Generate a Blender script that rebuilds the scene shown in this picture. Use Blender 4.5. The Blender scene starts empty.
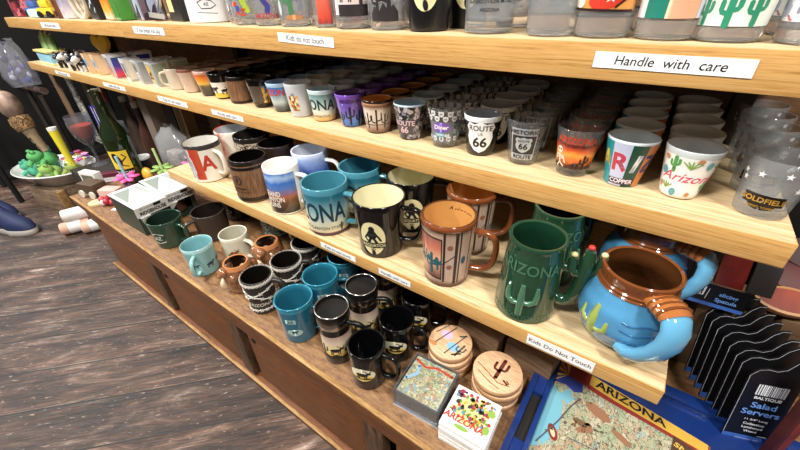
import bpy, bmesh, math, random
from mathutils import Vector, Matrix
random.seed(7)
PI = math.pi
S = bpy.context.scene
COL = S.collection

# ------------------------------------------------------------------ camera
cd = bpy.data.cameras.new('camera'); cam = bpy.data.objects.new('camera', cd); COL.objects.link(cam)
cd.sensor_fit = 'HORIZONTAL'; cd.sensor_width = 36.0; cd.lens = 360.41 / 800 * 36.0
cd.clip_start = 0.02; cd.clip_end = 60
right = Vector((0.81627689, 0.57698253, -0.02798581))
down = Vector((0.29686629, -0.46056088, -0.83651305))
fwd = Vector((-0.49554258, 0.67451823, -0.54723187))
mw = Matrix.Identity(4)
for i in range(3):
    mw[i][0] = right[i]; mw[i][1] = -down[i]; mw[i][2] = -fwd[i]
mw[2][3] = 0.82
cam.matrix_world = mw
S.camera = cam

# ------------------------------------------------------------------ world, lamps, exposure
w = bpy.data.worlds.new('shop_ambient'); S.world = w; w.use_nodes = True
bg = w.node_tree.nodes['Background']
bg.inputs[0].default_value = (1.0, 0.97, 0.93, 1); bg.inputs[1].default_value = 0.13
def area(name, loc, aim, sx, sy, power, col=(1, .965, .92)):
    l = bpy.data.lights.new(name, 'AREA'); l.shape = 'RECTANGLE'; l.size = sx; l.size_y = sy; l.energy = power; l.color = col
    o = bpy.data.objects.new(name, l); COL.objects.link(o); o.location = loc
    o.rotation_euler = (Vector(aim) - Vector(loc)).to_track_quat('-Z', 'Y').to_euler()
area('ceiling_lamp', (1.0, -0.4, 2.4), (0.1, 0.5, 0.5), .3, .3, 50)
area('ceiling_lamp', (-0.5, -0.85, 2.4), (-0.5, 0.5, 0.5), .3, .3, 46)
area('ceiling_lamp', (-2.0, -0.7, 2.4), (-1.6, 0.4, 0.5), .3, .3, 66)
area('shop_window', (-3.9, -0.7, 2.3), (-0.8, 0.0, 0.1), 1.8, 1.0, 55, (.9, .95, 1))
S.view_settings.view_transform = 'Standard'; S.view_settings.look = 'None'
S.view_settings.gamma = 1; S.view_settings.use_curve_mapping = False
S.view_settings.exposure = 0.03
S.cycles.transparent_max_bounces = 40
S.cycles.max_bounces = 14; S.cycles.transmission_bounces = 14

# ------------------------------------------------------------------ materials
def lin(c):
    if isinstance(c, str):
        c = [int(c[i:i + 2], 16) / 255 for i in (0, 2, 4)]
    return tuple((x / 12.92 if x <= .04045 else ((x + .055) / 1.055) ** 2.4) for x in c[:3]) + (1,)
MATS = {}
def newmat(key):
    m = bpy.data.materials.new(key); m.use_nodes = True
    nt = m.node_tree; b = nt.nodes['Principled BSDF']; MATS[key] = m
    return m, nt, b
def nd(nt, t, **kw):
    n = nt.nodes.new(t)
    for k, v in kw.items(): setattr(n, k, v)
    return n
def mat(hexc, rough=.5, metal=0, coat=0, bump=0, bscale=60, vary=0):
    key = 'paint_%s_%d_%d_%d_%d_%d' % (hexc, rough * 100, metal * 100, coat * 100, bump * 1000, vary * 100)
    if key in MATS: return MATS[key]
    m, nt, b = newmat(key)
    b.inputs['Base Color'].default_value = lin(hexc); b.inputs['Roughness'].default_value = rough
    b.inputs['Metallic'].default_value = metal; b.inputs['Coat Weight'].default_value = coat; b.inputs['Coat Roughness'].default_value = .05
    tc = nd(nt, 'ShaderNodeTexCoord'); nz = nd(nt, 'ShaderNodeTexNoise'); nz.inputs['Scale'].default_value = bscale
    nt.links.new(tc.outputs['Object'], nz.inputs['Vector'])
    if vary:
        r = nd(nt, 'ShaderNodeValToRGB'); c = lin(hexc)
        r.color_ramp.elements[0].position = .3; r.color_ramp.elements[1].position = .7
        r.color_ramp.elements[0].color = tuple(x * (1 - vary) for x in c[:3]) + (1,)
        r.color_ramp.elements[1].color = tuple(min(1, x * (1 + vary)) for x in c[:3]) + (1,)
        nt.links.new(nz.outputs[0], r.inputs[0]); nt.links.new(r.outputs[0], b.inputs['Base Color'])
    if bump:
        bp = nd(nt, 'ShaderNodeBump'); bp.inputs['Strength'].default_value = bump; bp.inputs['Distance'].default_value = .002
        nt.links.new(nz.outputs[0], bp.inputs['Height']); nt.links.new(bp.outputs[0], b.inputs['Normal'])
    return m
def glaze(h): return mat(h, .12, 0, .6)
def flat(h): return mat(h, .45)
def ramp_node(nt, stops, interp='LINEAR'):
    r = nd(nt, 'ShaderNodeValToRGB'); cr = r.color_ramp; cr.interpolation = interp
    while len(cr.elements) > 1: cr.elements.remove(cr.elements[-1])
    cr.elements[0].position = stops[0][0]; cr.elements[0].color = lin(stops[0][1])
    for p, c in stops[1:]:
        e = cr.elements.new(p); e.color = lin(c)
    return r
def grad(key, stops, axis='Y', amt=0., scale=6., interp='LINEAR', rough=.15, coat=.4, coord='UV', stretch=(1, 1, 1)):
    """a picture: colour bands along one axis of the print, broken up by noise"""
    if key in MATS: return MATS[key]
    m, nt, b = newmat(key)
    tc = nd(nt, 'ShaderNodeTexCoord'); sp = nd(nt, 'ShaderNodeSeparateXYZ'); nt.links.new(tc.outputs[coord], sp.inputs[0])
    mp = nd(nt, 'ShaderNodeMapping'); mp.inputs['Scale'].default_value = stretch; nt.links.new(tc.outputs[coord], mp.inputs[0])
    nz = nd(nt, 'ShaderNodeTexNoise'); nz.inputs['Scale'].default_value = scale; nz.inputs['Detail'].default_value = 4
    nt.links.new(mp.outputs[0], nz.inputs['Vector'])
    a = nd(nt, 'ShaderNodeMath', operation='MULTIPLY_ADD'); a.inputs[1].default_value = amt * 2; a.inputs[2].default_value = -amt
    nt.links.new(nz.outputs[0], a.inputs[0])
    s = nd(nt, 'ShaderNodeMath', operation='ADD'); nt.links.new(a.outputs[0], s.inputs[0]); nt.links.new(sp.outputs[axis], s.inputs[1])
    r = ramp_node(nt, stops, interp); nt.links.new(s.outputs[0], r.inputs[0]); nt.links.new(r.outputs[0], b.inputs['Base Color'])
    b.inputs['Roughness'].default_value = rough; b.inputs['Coat Weight'].default_value = coat; b.inputs['Coat Roughness'].default_value = .05
    return m
def collage(key, cols, scale=8, rough=.2, coat=.3, coord='UV', stretch=(1, 1, 1), line=None):
    """a busy picture: many small patches of a few colours with inked outlines"""
    if key in MATS: return MATS[key]
    m, nt, b = newmat(key)
    tc = nd(nt, 'ShaderNodeTexCoord'); mp = nd(nt, 'ShaderNodeMapping'); mp.inputs['Scale'].default_value = stretch
    nt.links.new(tc.outputs[coord], mp.inputs[0])
    nz = nd(nt, 'ShaderNodeTexNoise'); nz.inputs['Scale'].default_value = scale * .8; nt.links.new(mp.outputs[0], nz.inputs['Vector'])
    mx = nd(nt, 'ShaderNodeMixRGB'); mx.inputs[0].default_value = .16; nt.links.new(mp.outputs[0], mx.inputs[1]); nt.links.new(nz.outputs['Color'], mx.inputs[2])
    v = nd(nt, 'ShaderNodeTexVoronoi'); v.inputs['Scale'].default_value = scale; nt.links.new(mx.outputs[0], v.inputs['Vector'])
    sp = nd(nt, 'ShaderNodeSeparateXYZ'); nt.links.new(v.outputs['Color'], sp.inputs[0])
    r = ramp_node(nt, [(i / len(cols), c) for i, c in enumerate(cols)], 'CONSTANT'); nt.links.new(sp.outputs[0], r.inputs[0])
    out = r.outputs[0]
    if line:
        v2 = nd(nt, 'ShaderNodeTexVoronoi', feature='DISTANCE_TO_EDGE'); v2.inputs['Scale'].default_value = scale; nt.links.new(mx.outputs[0], v2.inputs['Vector'])
        lt = nd(nt, 'ShaderNodeMath', operation='LESS_THAN'); lt.inputs[1].default_value = .05; nt.links.new(v2.outputs['Distance'], lt.inputs[0])
        m2 = nd(nt, 'ShaderNodeMixRGB'); m2.inputs[2].default_value = lin(line); nt.links.new(lt.outputs[0], m2.inputs[0]); nt.links.new(out, m2.inputs[1]); out = m2.outputs[0]
    nt.links.new(out, b.inputs['Base Color']); b.inputs['Roughness'].default_value = rough; b.inputs['Coat Weight'].default_value = coat
    return m
def wood(key, dark, mid, light, scale=(1.2, 14, 14), rough=.45, bump=.15, coat=0, detail=6, nscale=6):
    if key in MATS: return MATS[key]
    m, nt, b = newmat(key)
    tc = nd(nt, 'ShaderNodeTexCoord'); mp = nd(nt, 'ShaderNodeMapping'); mp.inputs['Scale'].default_value = scale
    nt.links.new(tc.outputs['Object'], mp.inputs[0])
    n1 = nd(nt, 'ShaderNodeTexNoise'); n1.inputs['Scale'].default_value = nscale; n1.inputs['Detail'].default_value = detail; n1.inputs['Distortion'].default_value = .6
    nt.links.new(mp.outputs[0], n1.inputs['Vector'])
    n2 = nd(nt, 'ShaderNodeTexNoise'); n2.inputs['Scale'].default_value = nscale * 5; n2.inputs['Detail'].default_value = 3
    nt.links.new(mp.outputs[0], n2.inputs['Vector'])
    a = nd(nt, 'ShaderNodeMath', operation='MULTIPLY_ADD'); a.inputs[1].default_value = .45; nt.links.new(n2.outputs[0], a.inputs[0])
    k = nd(nt, 'ShaderNodeMath', operation='MULTIPLY'); k.inputs[1].default_value = .55; nt.links.new(n1.outputs[0], k.inputs[0]); nt.links.new(k.outputs[0], a.inputs[2])
    r = ramp_node(nt, [(.32, dark), (.47, mid), (.66, light)]); nt.links.new(a.outputs[0], r.inputs[0]); nt.links.new(r.outputs[0], b.inputs['Base Color'])
    b.inputs['Roughness'].default_value = rough; b.inputs['Coat Weight'].default_value = coat; b.inputs['Coat Roughness'].default_value = .2
    bp = nd(nt, 'ShaderNodeBump'); bp.inputs['Strength'].default_value = bump; bp.inputs['Distance'].default_value = .003
    nt.links.new(a.outputs[0], bp.inputs['Height']); nt.links.new(bp.outputs[0], b.inputs['Normal'])
    return m
def thin_glass(key, tint='F4F6F6', edge='8A8F92', gloss=.04, frost_haze=0):
    """clear vessel wall: what lies behind shows through, more mirror and more absorption towards the edges"""
    if key in MATS: return MATS[key]
    m, nt, b = newmat(key); nt.nodes.remove(b); out = nt.nodes['Material Output']
    lw = nd(nt, 'ShaderNodeLayerWeight'); lw.inputs[0].default_value = .35
    lf = nd(nt, 'ShaderNodeLayerWeight'); lf.inputs[0].default_value = .5
    p5 = nd(nt, 'ShaderNodeMath', operation='POWER'); p5.inputs[1].default_value = 4; nt.links.new(lf.outputs['Facing'], p5.inputs[0])
    fr = nd(nt, 'ShaderNodeMath', operation='MULTIPLY_ADD'); fr.inputs[1].default_value = .7; fr.inputs[2].default_value = .05; nt.links.new(p5.outputs[0], fr.inputs[0])
    mx = nd(nt, 'ShaderNodeMixRGB'); mx.inputs[1].default_value = lin(tint); mx.inputs[2].default_value = lin(edge)
    pw = nd(nt, 'ShaderNodeMath', operation='POWER'); pw.inputs[1].default_value = 1.6; nt.links.new(lw.outputs['Facing'], pw.inputs[0]); nt.links.new(pw.outputs[0], mx.inputs[0])
    t = nd(nt, 'ShaderNodeBsdfTransparent'); nt.links.new(mx.outputs[0], t.inputs[0])
    g = nd(nt, 'ShaderNodeBsdfGlossy'); g.inputs['Roughness'].default_value = gloss
    s = nd(nt, 'ShaderNodeMixShader'); nt.links.new(fr.outputs[0], s.inputs[0]); nt.links.new(t.outputs[0], s.inputs[1]); nt.links.new(g.outputs[0], s.inputs[2])
    if frost_haze:
        d = nd(nt, 'ShaderNodeBsdfDiffuse'); d.inputs[0].default_value = lin('E4E6E8')
        s2 = nd(nt, 'ShaderNodeMixShader'); s2.inputs[0].default_value = frost_haze; nt.links.new(s.outputs[0], s2.inputs[1]); nt.links.new(d.outputs[0], s2.inputs[2]); s = s2
    nt.links.new(s.outputs[0], out.inputs[0])
    return m
def solid_glass():
    if 'solid_glass' in MATS: return MATS['solid_glass']
    m, nt, b = newmat('solid_glass')
    b.inputs['Base Color'].default_value = (.97, .98, .98, 1); b.inputs['Roughness'].default_value = .02; b.inputs['Transmission Weight'].default_value = .9; b.inputs['IOR'].default_value = 1.45  # small diffuse share painted in to brighten the thick clear bases
    return m
GL = thin_glass('clear_glass', edge='BCC0C4', frost_haze=.055); GB = thin_glass('brightened_glass', edge='C4C8CC', frost_haze=.11); GF = thin_glass('frosted_glass', frost_haze=.55); GP = thin_glass('clear_plastic', 'EEF2F4', 'A8B0B6', .12, .08)  # clear and brightened walls carry a painted pale haze in place of light
GS = solid_glass()
OAK = wood('oak_fascia', '8A602E', 'C59555', 'D5AB6C', (1.4, 30, 60), .42, .1)
OAKTOP = wood('pale_oak_top', '98784C', 'CDB084', 'DEC8A2', (1.4, 46, 30), .45, .08)
CABW = wood('cabinet_wood', '321A0B', '683C1C', '824F28', (5, 50, 50), .5, .12, .03)
CABS = wood('cabinet_stile_wood', '24170E', '4A3322', '664C38', (20, 20, 3), .5, .1)
CABTOP = wood('worn_worktop', '46301E', '7A5636', '98744C', (6, 26, 20), .5, .12, .05)
CABEDGE = wood('worn_edge', '74522C', '9A7444', 'BE9A68', (2, 14, 14), .45, .1)
BLACK = mat('08080A', .12, 0, .3)
INK = flat('15161A'); WHITE = mat('F2F1EC', .2, 0, .4)

# ------------------------------------------------------------------ mesh building
class MB:
    def __init__(s): s.v = []; s.f = []; s.mi = []; s.uv = []; s.sm = []
    def face(s, idx, mi=0, uv=None, smooth=True): s.f.append(tuple(idx)); s.mi.append(mi); s.uv.append(uv); s.sm.append(smooth)
    def box(s, x0, x1, y0, y1, z0, z1, mi=0, M=None, mtop=None):
        b = len(s.v)
        for z in (z0, z1):
            for x, y in ((x0, y0), (x1, y0), (x1, y1), (x0, y1)):
                p = Vector((x, y, z)); s.v.append(tuple(M @ p) if M else tuple(p))
        uvq = [(0, 0), (1, 0), (1, 1), (0, 1)]
        for q in ((3, 2, 1, 0), (4, 5, 6, 7), (0, 1, 5, 4), (1, 2, 6, 5), (2, 3, 7, 6), (3, 0, 4, 7)):
            s.face([b + i for i in q], mtop if (mtop is not None and q == (4, 5, 6, 7)) else mi, uvq, False)
    def lathe(s, prof, seg=40, mis=None, M=None, smooth=True, sx=1, sy=1):
        """prof: (r, z) pairs from outside bottom to inside bottom; mis: material of each strip"""
        rows = []
        for r, z in prof:
            if r < 1e-6:
                s.v.append(tuple(M @ Vector((0, 0, z))) if M else (0, 0, z)); rows.append([len(s.v) - 1] * (seg + 1))
            else:
                b = len(s.v)
                for i in range(seg):
                    a = 2 * PI * i / seg; p = Vector((r * sx * math.cos(a), r * sy * math.sin(a), z)); s.v.append(tuple(M @ p) if M else tuple(p))
                rows.append([b + i for i in range(seg)] + [b])
        for j in range(len(rows) - 1):
            A, B = rows[j], rows[j + 1]; mi = mis[j] if mis else 0
            for i in range(seg):
                q = [A[i], A[i + 1], B[i + 1], B[i]]; q2 = []
                for t in q:
                    if t not in q2: q2.append(t)
                if len(q2) > 2:
                    u0, u1 = i / seg, (i + 1) / seg; v0, v1 = prof[j][1], prof[j + 1][1]
                    uv = [(u0, v0), (u1, v0), (u1, v1), (u0, v1)]
                    s.face(q2, mi, uv[:len(q2)], smooth)
    def tube(s, pts, rad, seg=10, mi=0, flat_=1.0, up=None, closed=False, cap=True):
        pts = [Vector(p) for p in pts]; n = len(pts); rads = rad if isinstance(rad, (list, tuple)) else [rad] * n
        rows = []; side = None
        for k in range(n):
            t = (pts[(k + 1) % n] - pts[k - 1]) if closed else (pts[min(k + 1, n - 1)] - pts[max(k - 1, 0)])
            t.normalize()
            if side is None:
                u = Vector(up) if up else (Vector((0, 0, 1)) if abs(t.z) < .9 else Vector((1, 0, 0)))
                side = t.cross(u).normalized()
            side = (side - t * side.dot(t)).normalized(); nrm = side.cross(t).normalized()
            b = len(s.v)
            for i in range(seg):
                a = 2 * PI * i / seg; s.v.append(tuple(pts[k] + rads[k] * (side * math.cos(a) * flat_ + nrm * math.sin(a))))
            rows.append([b + i for i in range(seg)])
        for k in range(n if closed else n - 1):
            A, B = rows[k], rows[(k + 1) % n]
            for i in range(seg): s.face([A[i], A[(i + 1) % seg], B[(i + 1) % seg], B[i]], mi)
        if cap and not closed:
            s.face(rows[0][::-1], mi); s.face(rows[-1], mi)
    def ball(s, c, r, mi=0, seg=16, rings=10, sc=(1, 1, 1), M=None):
        prof = [(math.sin(PI * k / rings) * r, -math.cos(PI * k / rings) * r) for k in range(rings + 1)]
        prof[0] = (0, -r); prof[-1] = (0, r)
        T = Matrix.Translation(c) @ (M if M else Matrix.Identity(4)) @ Matrix.Diagonal((*sc, 1))
        s.lathe(prof, seg, [mi] * rings, T)
    def prism(s, poly, h0, h1, M, mi=0, mside=None):
        """polygon in a plane (x, y) pushed from h0 to h1 along the plane's normal"""
        n = len(poly); b = len(s.v)
        for h in (h0, h1):
            for x, y in poly: s.v.append(tuple(M @ Vector((x, y, h))))
        xs = [p[0] for p in poly]; ys = [p[1] for p in poly]; wx = max(xs) - min(xs) or 1; wy = max(ys) - min(ys) or 1
        uv = [((x - min(xs)) / wx, (y - min(ys)) / wy) for x, y in poly]
        s.face([b + i for i in range(n)][::-1], mi, uv[::-1], False); s.face([b + n + i for i in range(n)], mi, uv, False)
        for i in range(n): s.face([b + i, b + (i + 1) % n, b + n + (i + 1) % n, b + n + i], mi if mside is None else mside, None, False)
    def build(s, name, mats, parent=None, bevel=0):
        me = bpy.data.meshes.new(name); me.from_pydata(s.v, [], s.f)
        if not isinstance(mats, (list, tuple)): mats = [mats]
        for m in mats: me.materials.append(m)
        ul = me.uv_layers.new(name='UVMap')
        for p in me.polygons:
            p.material_index = s.mi[p.index]; p.use_smooth = s.sm[p.index]
            uv = s.uv[p.index]
            if uv:
                for li, c in zip(p.loop_indices, uv): ul.data[li].uv = c
        bm = bmesh.new(); bm.from_mesh(me); bmesh.ops.recalc_face_normals(bm, faces=bm.faces)
        if bevel:
            bmesh.ops.bevel(bm, geom=[e for e in bm.edges if e.calc_face_angle(0) > .6], offset=bevel, segments=2, affect='EDGES', profile=.6)
        bm.to_mesh(me); bm.free()
        try: me.set_sharp_from_angle(angle=math.radians(50))
        except Exception: pass
        o = bpy.data.objects.new(name, me); COL.objects.link(o)
        if parent: o.parent = parent
        return o
def tag(o, label, cat, group=None):
    o['label'] = label; o['category'] = cat
    if group: o['group'] = group
    return o
def thing(name, label, cat, loc=(0, 0, 0), rz=0, group=None):
    o = bpy.data.objects.new(name, None); COL.objects.link(o); o.empty_display_size = .02
    o.location = loc; o.rotation_euler = (0, 0, rz); return tag(o, label, cat, group)
def structure(o): o['kind'] = 'structure'; return o
def dup(root, loc, label, rz=None, scale=None):
    r = root.copy(); COL.objects.link(r); r.location = loc; r['label'] = label
    if rz is not None: r.rotation_euler = (0, 0, rz)
    if scale: r.scale = scale
    for ch in list(root.children):
        c = ch.copy(); COL.objects.link(c); c.parent = r
        for g in list(ch.children):
            d = g.copy(); COL.objects.link(d); d.parent = c
    return r
ORD = ['', 'second', 'third', 'fourth', 'fifth', 'sixth', 'seventh']

# ---- flat shapes (lists of polygons) used for prints and lettering
_TXT = {}
def text(body, size, shear=0, bold=0, x=0, y=0, sx=1):
    key = (body, shear, bold)
    if key not in _TXT:
        cu = bpy.data.curves.new('lettering', 'FONT'); cu.body = body; cu.size = 1; cu.shear = shear; cu.offset = bold; cu.resolution_u = 3
        cu.align_x = 'CENTER'; cu.align_y = 'CENTER'
        o = bpy.data.objects.new('lettering', cu); COL.objects.link(o); bpy.context.view_layer.update()
        dg = bpy.context.evaluated_depsgraph_get(); me = o.evaluated_get(dg).to_mesh()
        _TXT[key] = [[(me.vertices[i].co.x, me.vertices[i].co.y) for i in p.vertices] for p in me.polygons]
        o.evaluated_get(dg).to_mesh_clear(); bpy.data.objects.remove(o); bpy.data.curves.remove(cu)
    return [[(px * size * sx + x, py * size + y) for px, py in p] for p in _TXT[key]]
def rect(x0, y0, x1, y1): return [[(x0, y0), (x1, y0), (x1, y1), (x0, y1)]]
def ell(x, y, a, b, n=28, r=0):
    out = []
    for i in range(n):
        t = 2 * PI * i / n; p, q = a * math.cos(t), b * math.sin(t); out.append((x + p * math.cos(r) - q * math.sin(r), y + p * math.sin(r) + q * math.cos(r)))
    return [out]
def stroke(pts, wd):
    L = []; R = []; n = len(pts)
    for i, (x, y) in enumerate(pts):
        x0, y0 = pts[max(i - 1, 0)]; x1, y1 = pts[min(i + 1, n - 1)]; d = math.hypot(x1 - x0, y1 - y0) or 1
        nx, ny = -(y1 - y0) / d * wd / 2, (x1 - x0) / d * wd / 2; L.append((x + nx, y + ny)); R.append((x - nx, y - ny))
    out = [[L[i], L[i + 1], R[i + 1], R[i]] for i in range(n - 1)]
    return out + ell(*pts[0], wd / 2, wd / 2, 10) + ell(*pts[-1], wd / 2, wd / 2, 10)
def cactus(x, y, h, wd=None):
    wd = wd or h * .17
    a = stroke([(x, y), (x, y + h)], wd)
    a += stroke([(x, y + h * .35), (x - h * .22, y + h * .4), (x - h * .26, y + h * .48), (x - h * .26, y + h * .72)], wd * .72)
    a += stroke([(x, y + h * .45), (x + h * .2, y + h * .5), (x + h * .24, y + h * .58), (x + h * .24, y + h * .85)], wd * .72)
    return a
def star(x, y, r, n=5):
    return [[(x + (r if i % 2 == 0 else r * .42) * math.sin(PI * i / n), y + (r if i % 2 == 0 else r * .42) * math.cos(PI * i / n)) for i in range(2 * n)]]
def shield(x, y, wd, h):
    P = [(0, -.5), (.22, -.42), (.42, -.22), (.48, 0), (.42, .18), (.5, .32), (.4, .47), (.2, .42), (0, .5)]
    P = P + [(-a, b) for a, b in P[-2:0:-1]]
    return [[(x + a * wd, y + b * h) for a, b in P]]
def critter(x, y, s, antler=False):
    o = ell(x, y, .5 * s, .24 * s, 16) + ell(x + .55 * s, y + .18 * s, .2 * s, .13 * s, 12, -.4) + stroke([(x + .35 * s, y + .1 * s), (x + .5 * s, y + .2 * s)], .2 * s)
    for lx in (-.38, -.25, .22, .36): o += stroke([(x + lx * s, y - .1 * s), (x + lx * s * 1.05, y - .55 * s)], .09 * s)
    if antler: o += stroke([(x + .5 * s, y + .25 * s), (x + .3 * s, y + .5 * s), (x + .15 * s, y + .55 * s)], .08 * s) + stroke([(x + .58 * s, y + .25 * s), (x + .75 * s, y + .5 * s)], .08 * s)
    return o
def hills(x0, x1, y0, hs):
    n = len(hs) - 1
    return [[(x0, y0)] + [(x0 + (x1 - x0) * i / n, y0 + h) for i, h in enumerate(hs)] + [(x1, y0)]]
def drop(shapes, dx, dy, s=1): return [[(p * s + dx, q * s + dy) for p, q in poly] for poly in shapes]
def scatter(fn, n, x0, x1, y0, y1, seed):
    rnd = random.Random(seed); out = []
    for _ in range(n): out += fn(rnd.uniform(x0, x1), rnd.uniform(y0, y1), rnd)
    return out
def decal(name, layers, mapf, parent, cut=.004, uvbox=None, lift=.00025):
    """layers: (shapes, material); laid one over the other on the surface mapf describes"""
    verts = []; faces = []; mis = []; uvs = []; mats = []
    for k, (shapes, m) in enumerate(layers):
        bm = bmesh.new()
        for poly in shapes:
            try: bm.faces.new([bm.verts.new((x, y, 0)) for x, y in poly])
            except ValueError: pass
        bmesh.ops.triangulate(bm, faces=[f for f in bm.faces if len(f.verts) > 4])
        if cut and bm.verts:
            xs = [v.co.x for v in bm.verts]; x = math.ceil(min(xs) / cut) * cut
            while x < max(xs):
                bmesh.ops.bisect_plane(bm, geom=bm.verts[:] + bm.edges[:] + bm.faces[:], plane_co=(x, 0, 0), plane_no=(1, 0, 0)); x += cut
            ys = [v.co.y for v in bm.verts]; cy = cut * 3; y = math.ceil(min(ys) / cy) * cy
            while y < max(ys):
                bmesh.ops.bisect_plane(bm, geom=bm.verts[:] + bm.edges[:] + bm.faces[:], plane_co=(0, y, 0), plane_no=(0, 1, 0)); y += cy
        if not bm.verts: bm.free(); continue
        bm.verts.index_update(); base = len(verts)
        xs = [v.co.x for v in bm.verts]; ys = [v.co.y for v in bm.verts]; x0, x1, y0, y1 = min(xs), max(xs), min(ys), max(ys)
        for v in bm.verts: verts.append(tuple(mapf(v.co.x, v.co.y, lift * (k + 1))))
        for f in bm.faces:
            faces.append([base + v.index for v in f.verts]); mis.append(len(mats))
            uvs.append([((v.co.x - x0) / (x1 - x0 + 1e-9), (v.co.y - y0) / (y1 - y0 + 1e-9)) for v in f.verts])
        mats.append(m); bm.free()
    me = bpy.data.meshes.new(name); me.from_pydata(verts, [], faces)
    for m in mats: me.materials.append(m)
    ul = me.uv_layers.new(name='UVMap')
    for p in me.polygons:
        p.material_index = mis[p.index]; p.use_smooth = True
        for li, c in zip(p.loop_indices, uvs[p.index]): ul.data[li].uv = c
    o = bpy.data.objects.new(name, me); COL.objects.link(o); o.parent = parent
    return o
def on_cup(R, deg, ref=None):
    """print position -> surface of a round body; x runs round it from the angle deg, y is height"""
    a0 = math.radians(deg)
    def f(x, y, off):
        r = R(y); a = a0 + x / (ref or r); return ((r + off) * math.cos(a), (r + off) * math.sin(a), y)
    return f
def on_plane(o, ux, uy):
    o = Vector(o); ux = Vector(ux).normalized(); uy = Vector(uy).normalized(); n = ux.cross(uy)
    return lambda x, y, off: o + ux * x + uy * y + n * off
def plane_matrix(o, ux, uy):
    o = Vector(o); ux = Vector(ux).normalized(); uy = Vector(uy).normalized(); n = ux.cross(uy)
    return Matrix(((ux.x, uy.x, n.x, o.x), (ux.y, uy.y, n.y, o.y), (ux.z, uy.z, n.z, o.z), (0, 0, 0, 1)))

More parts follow.
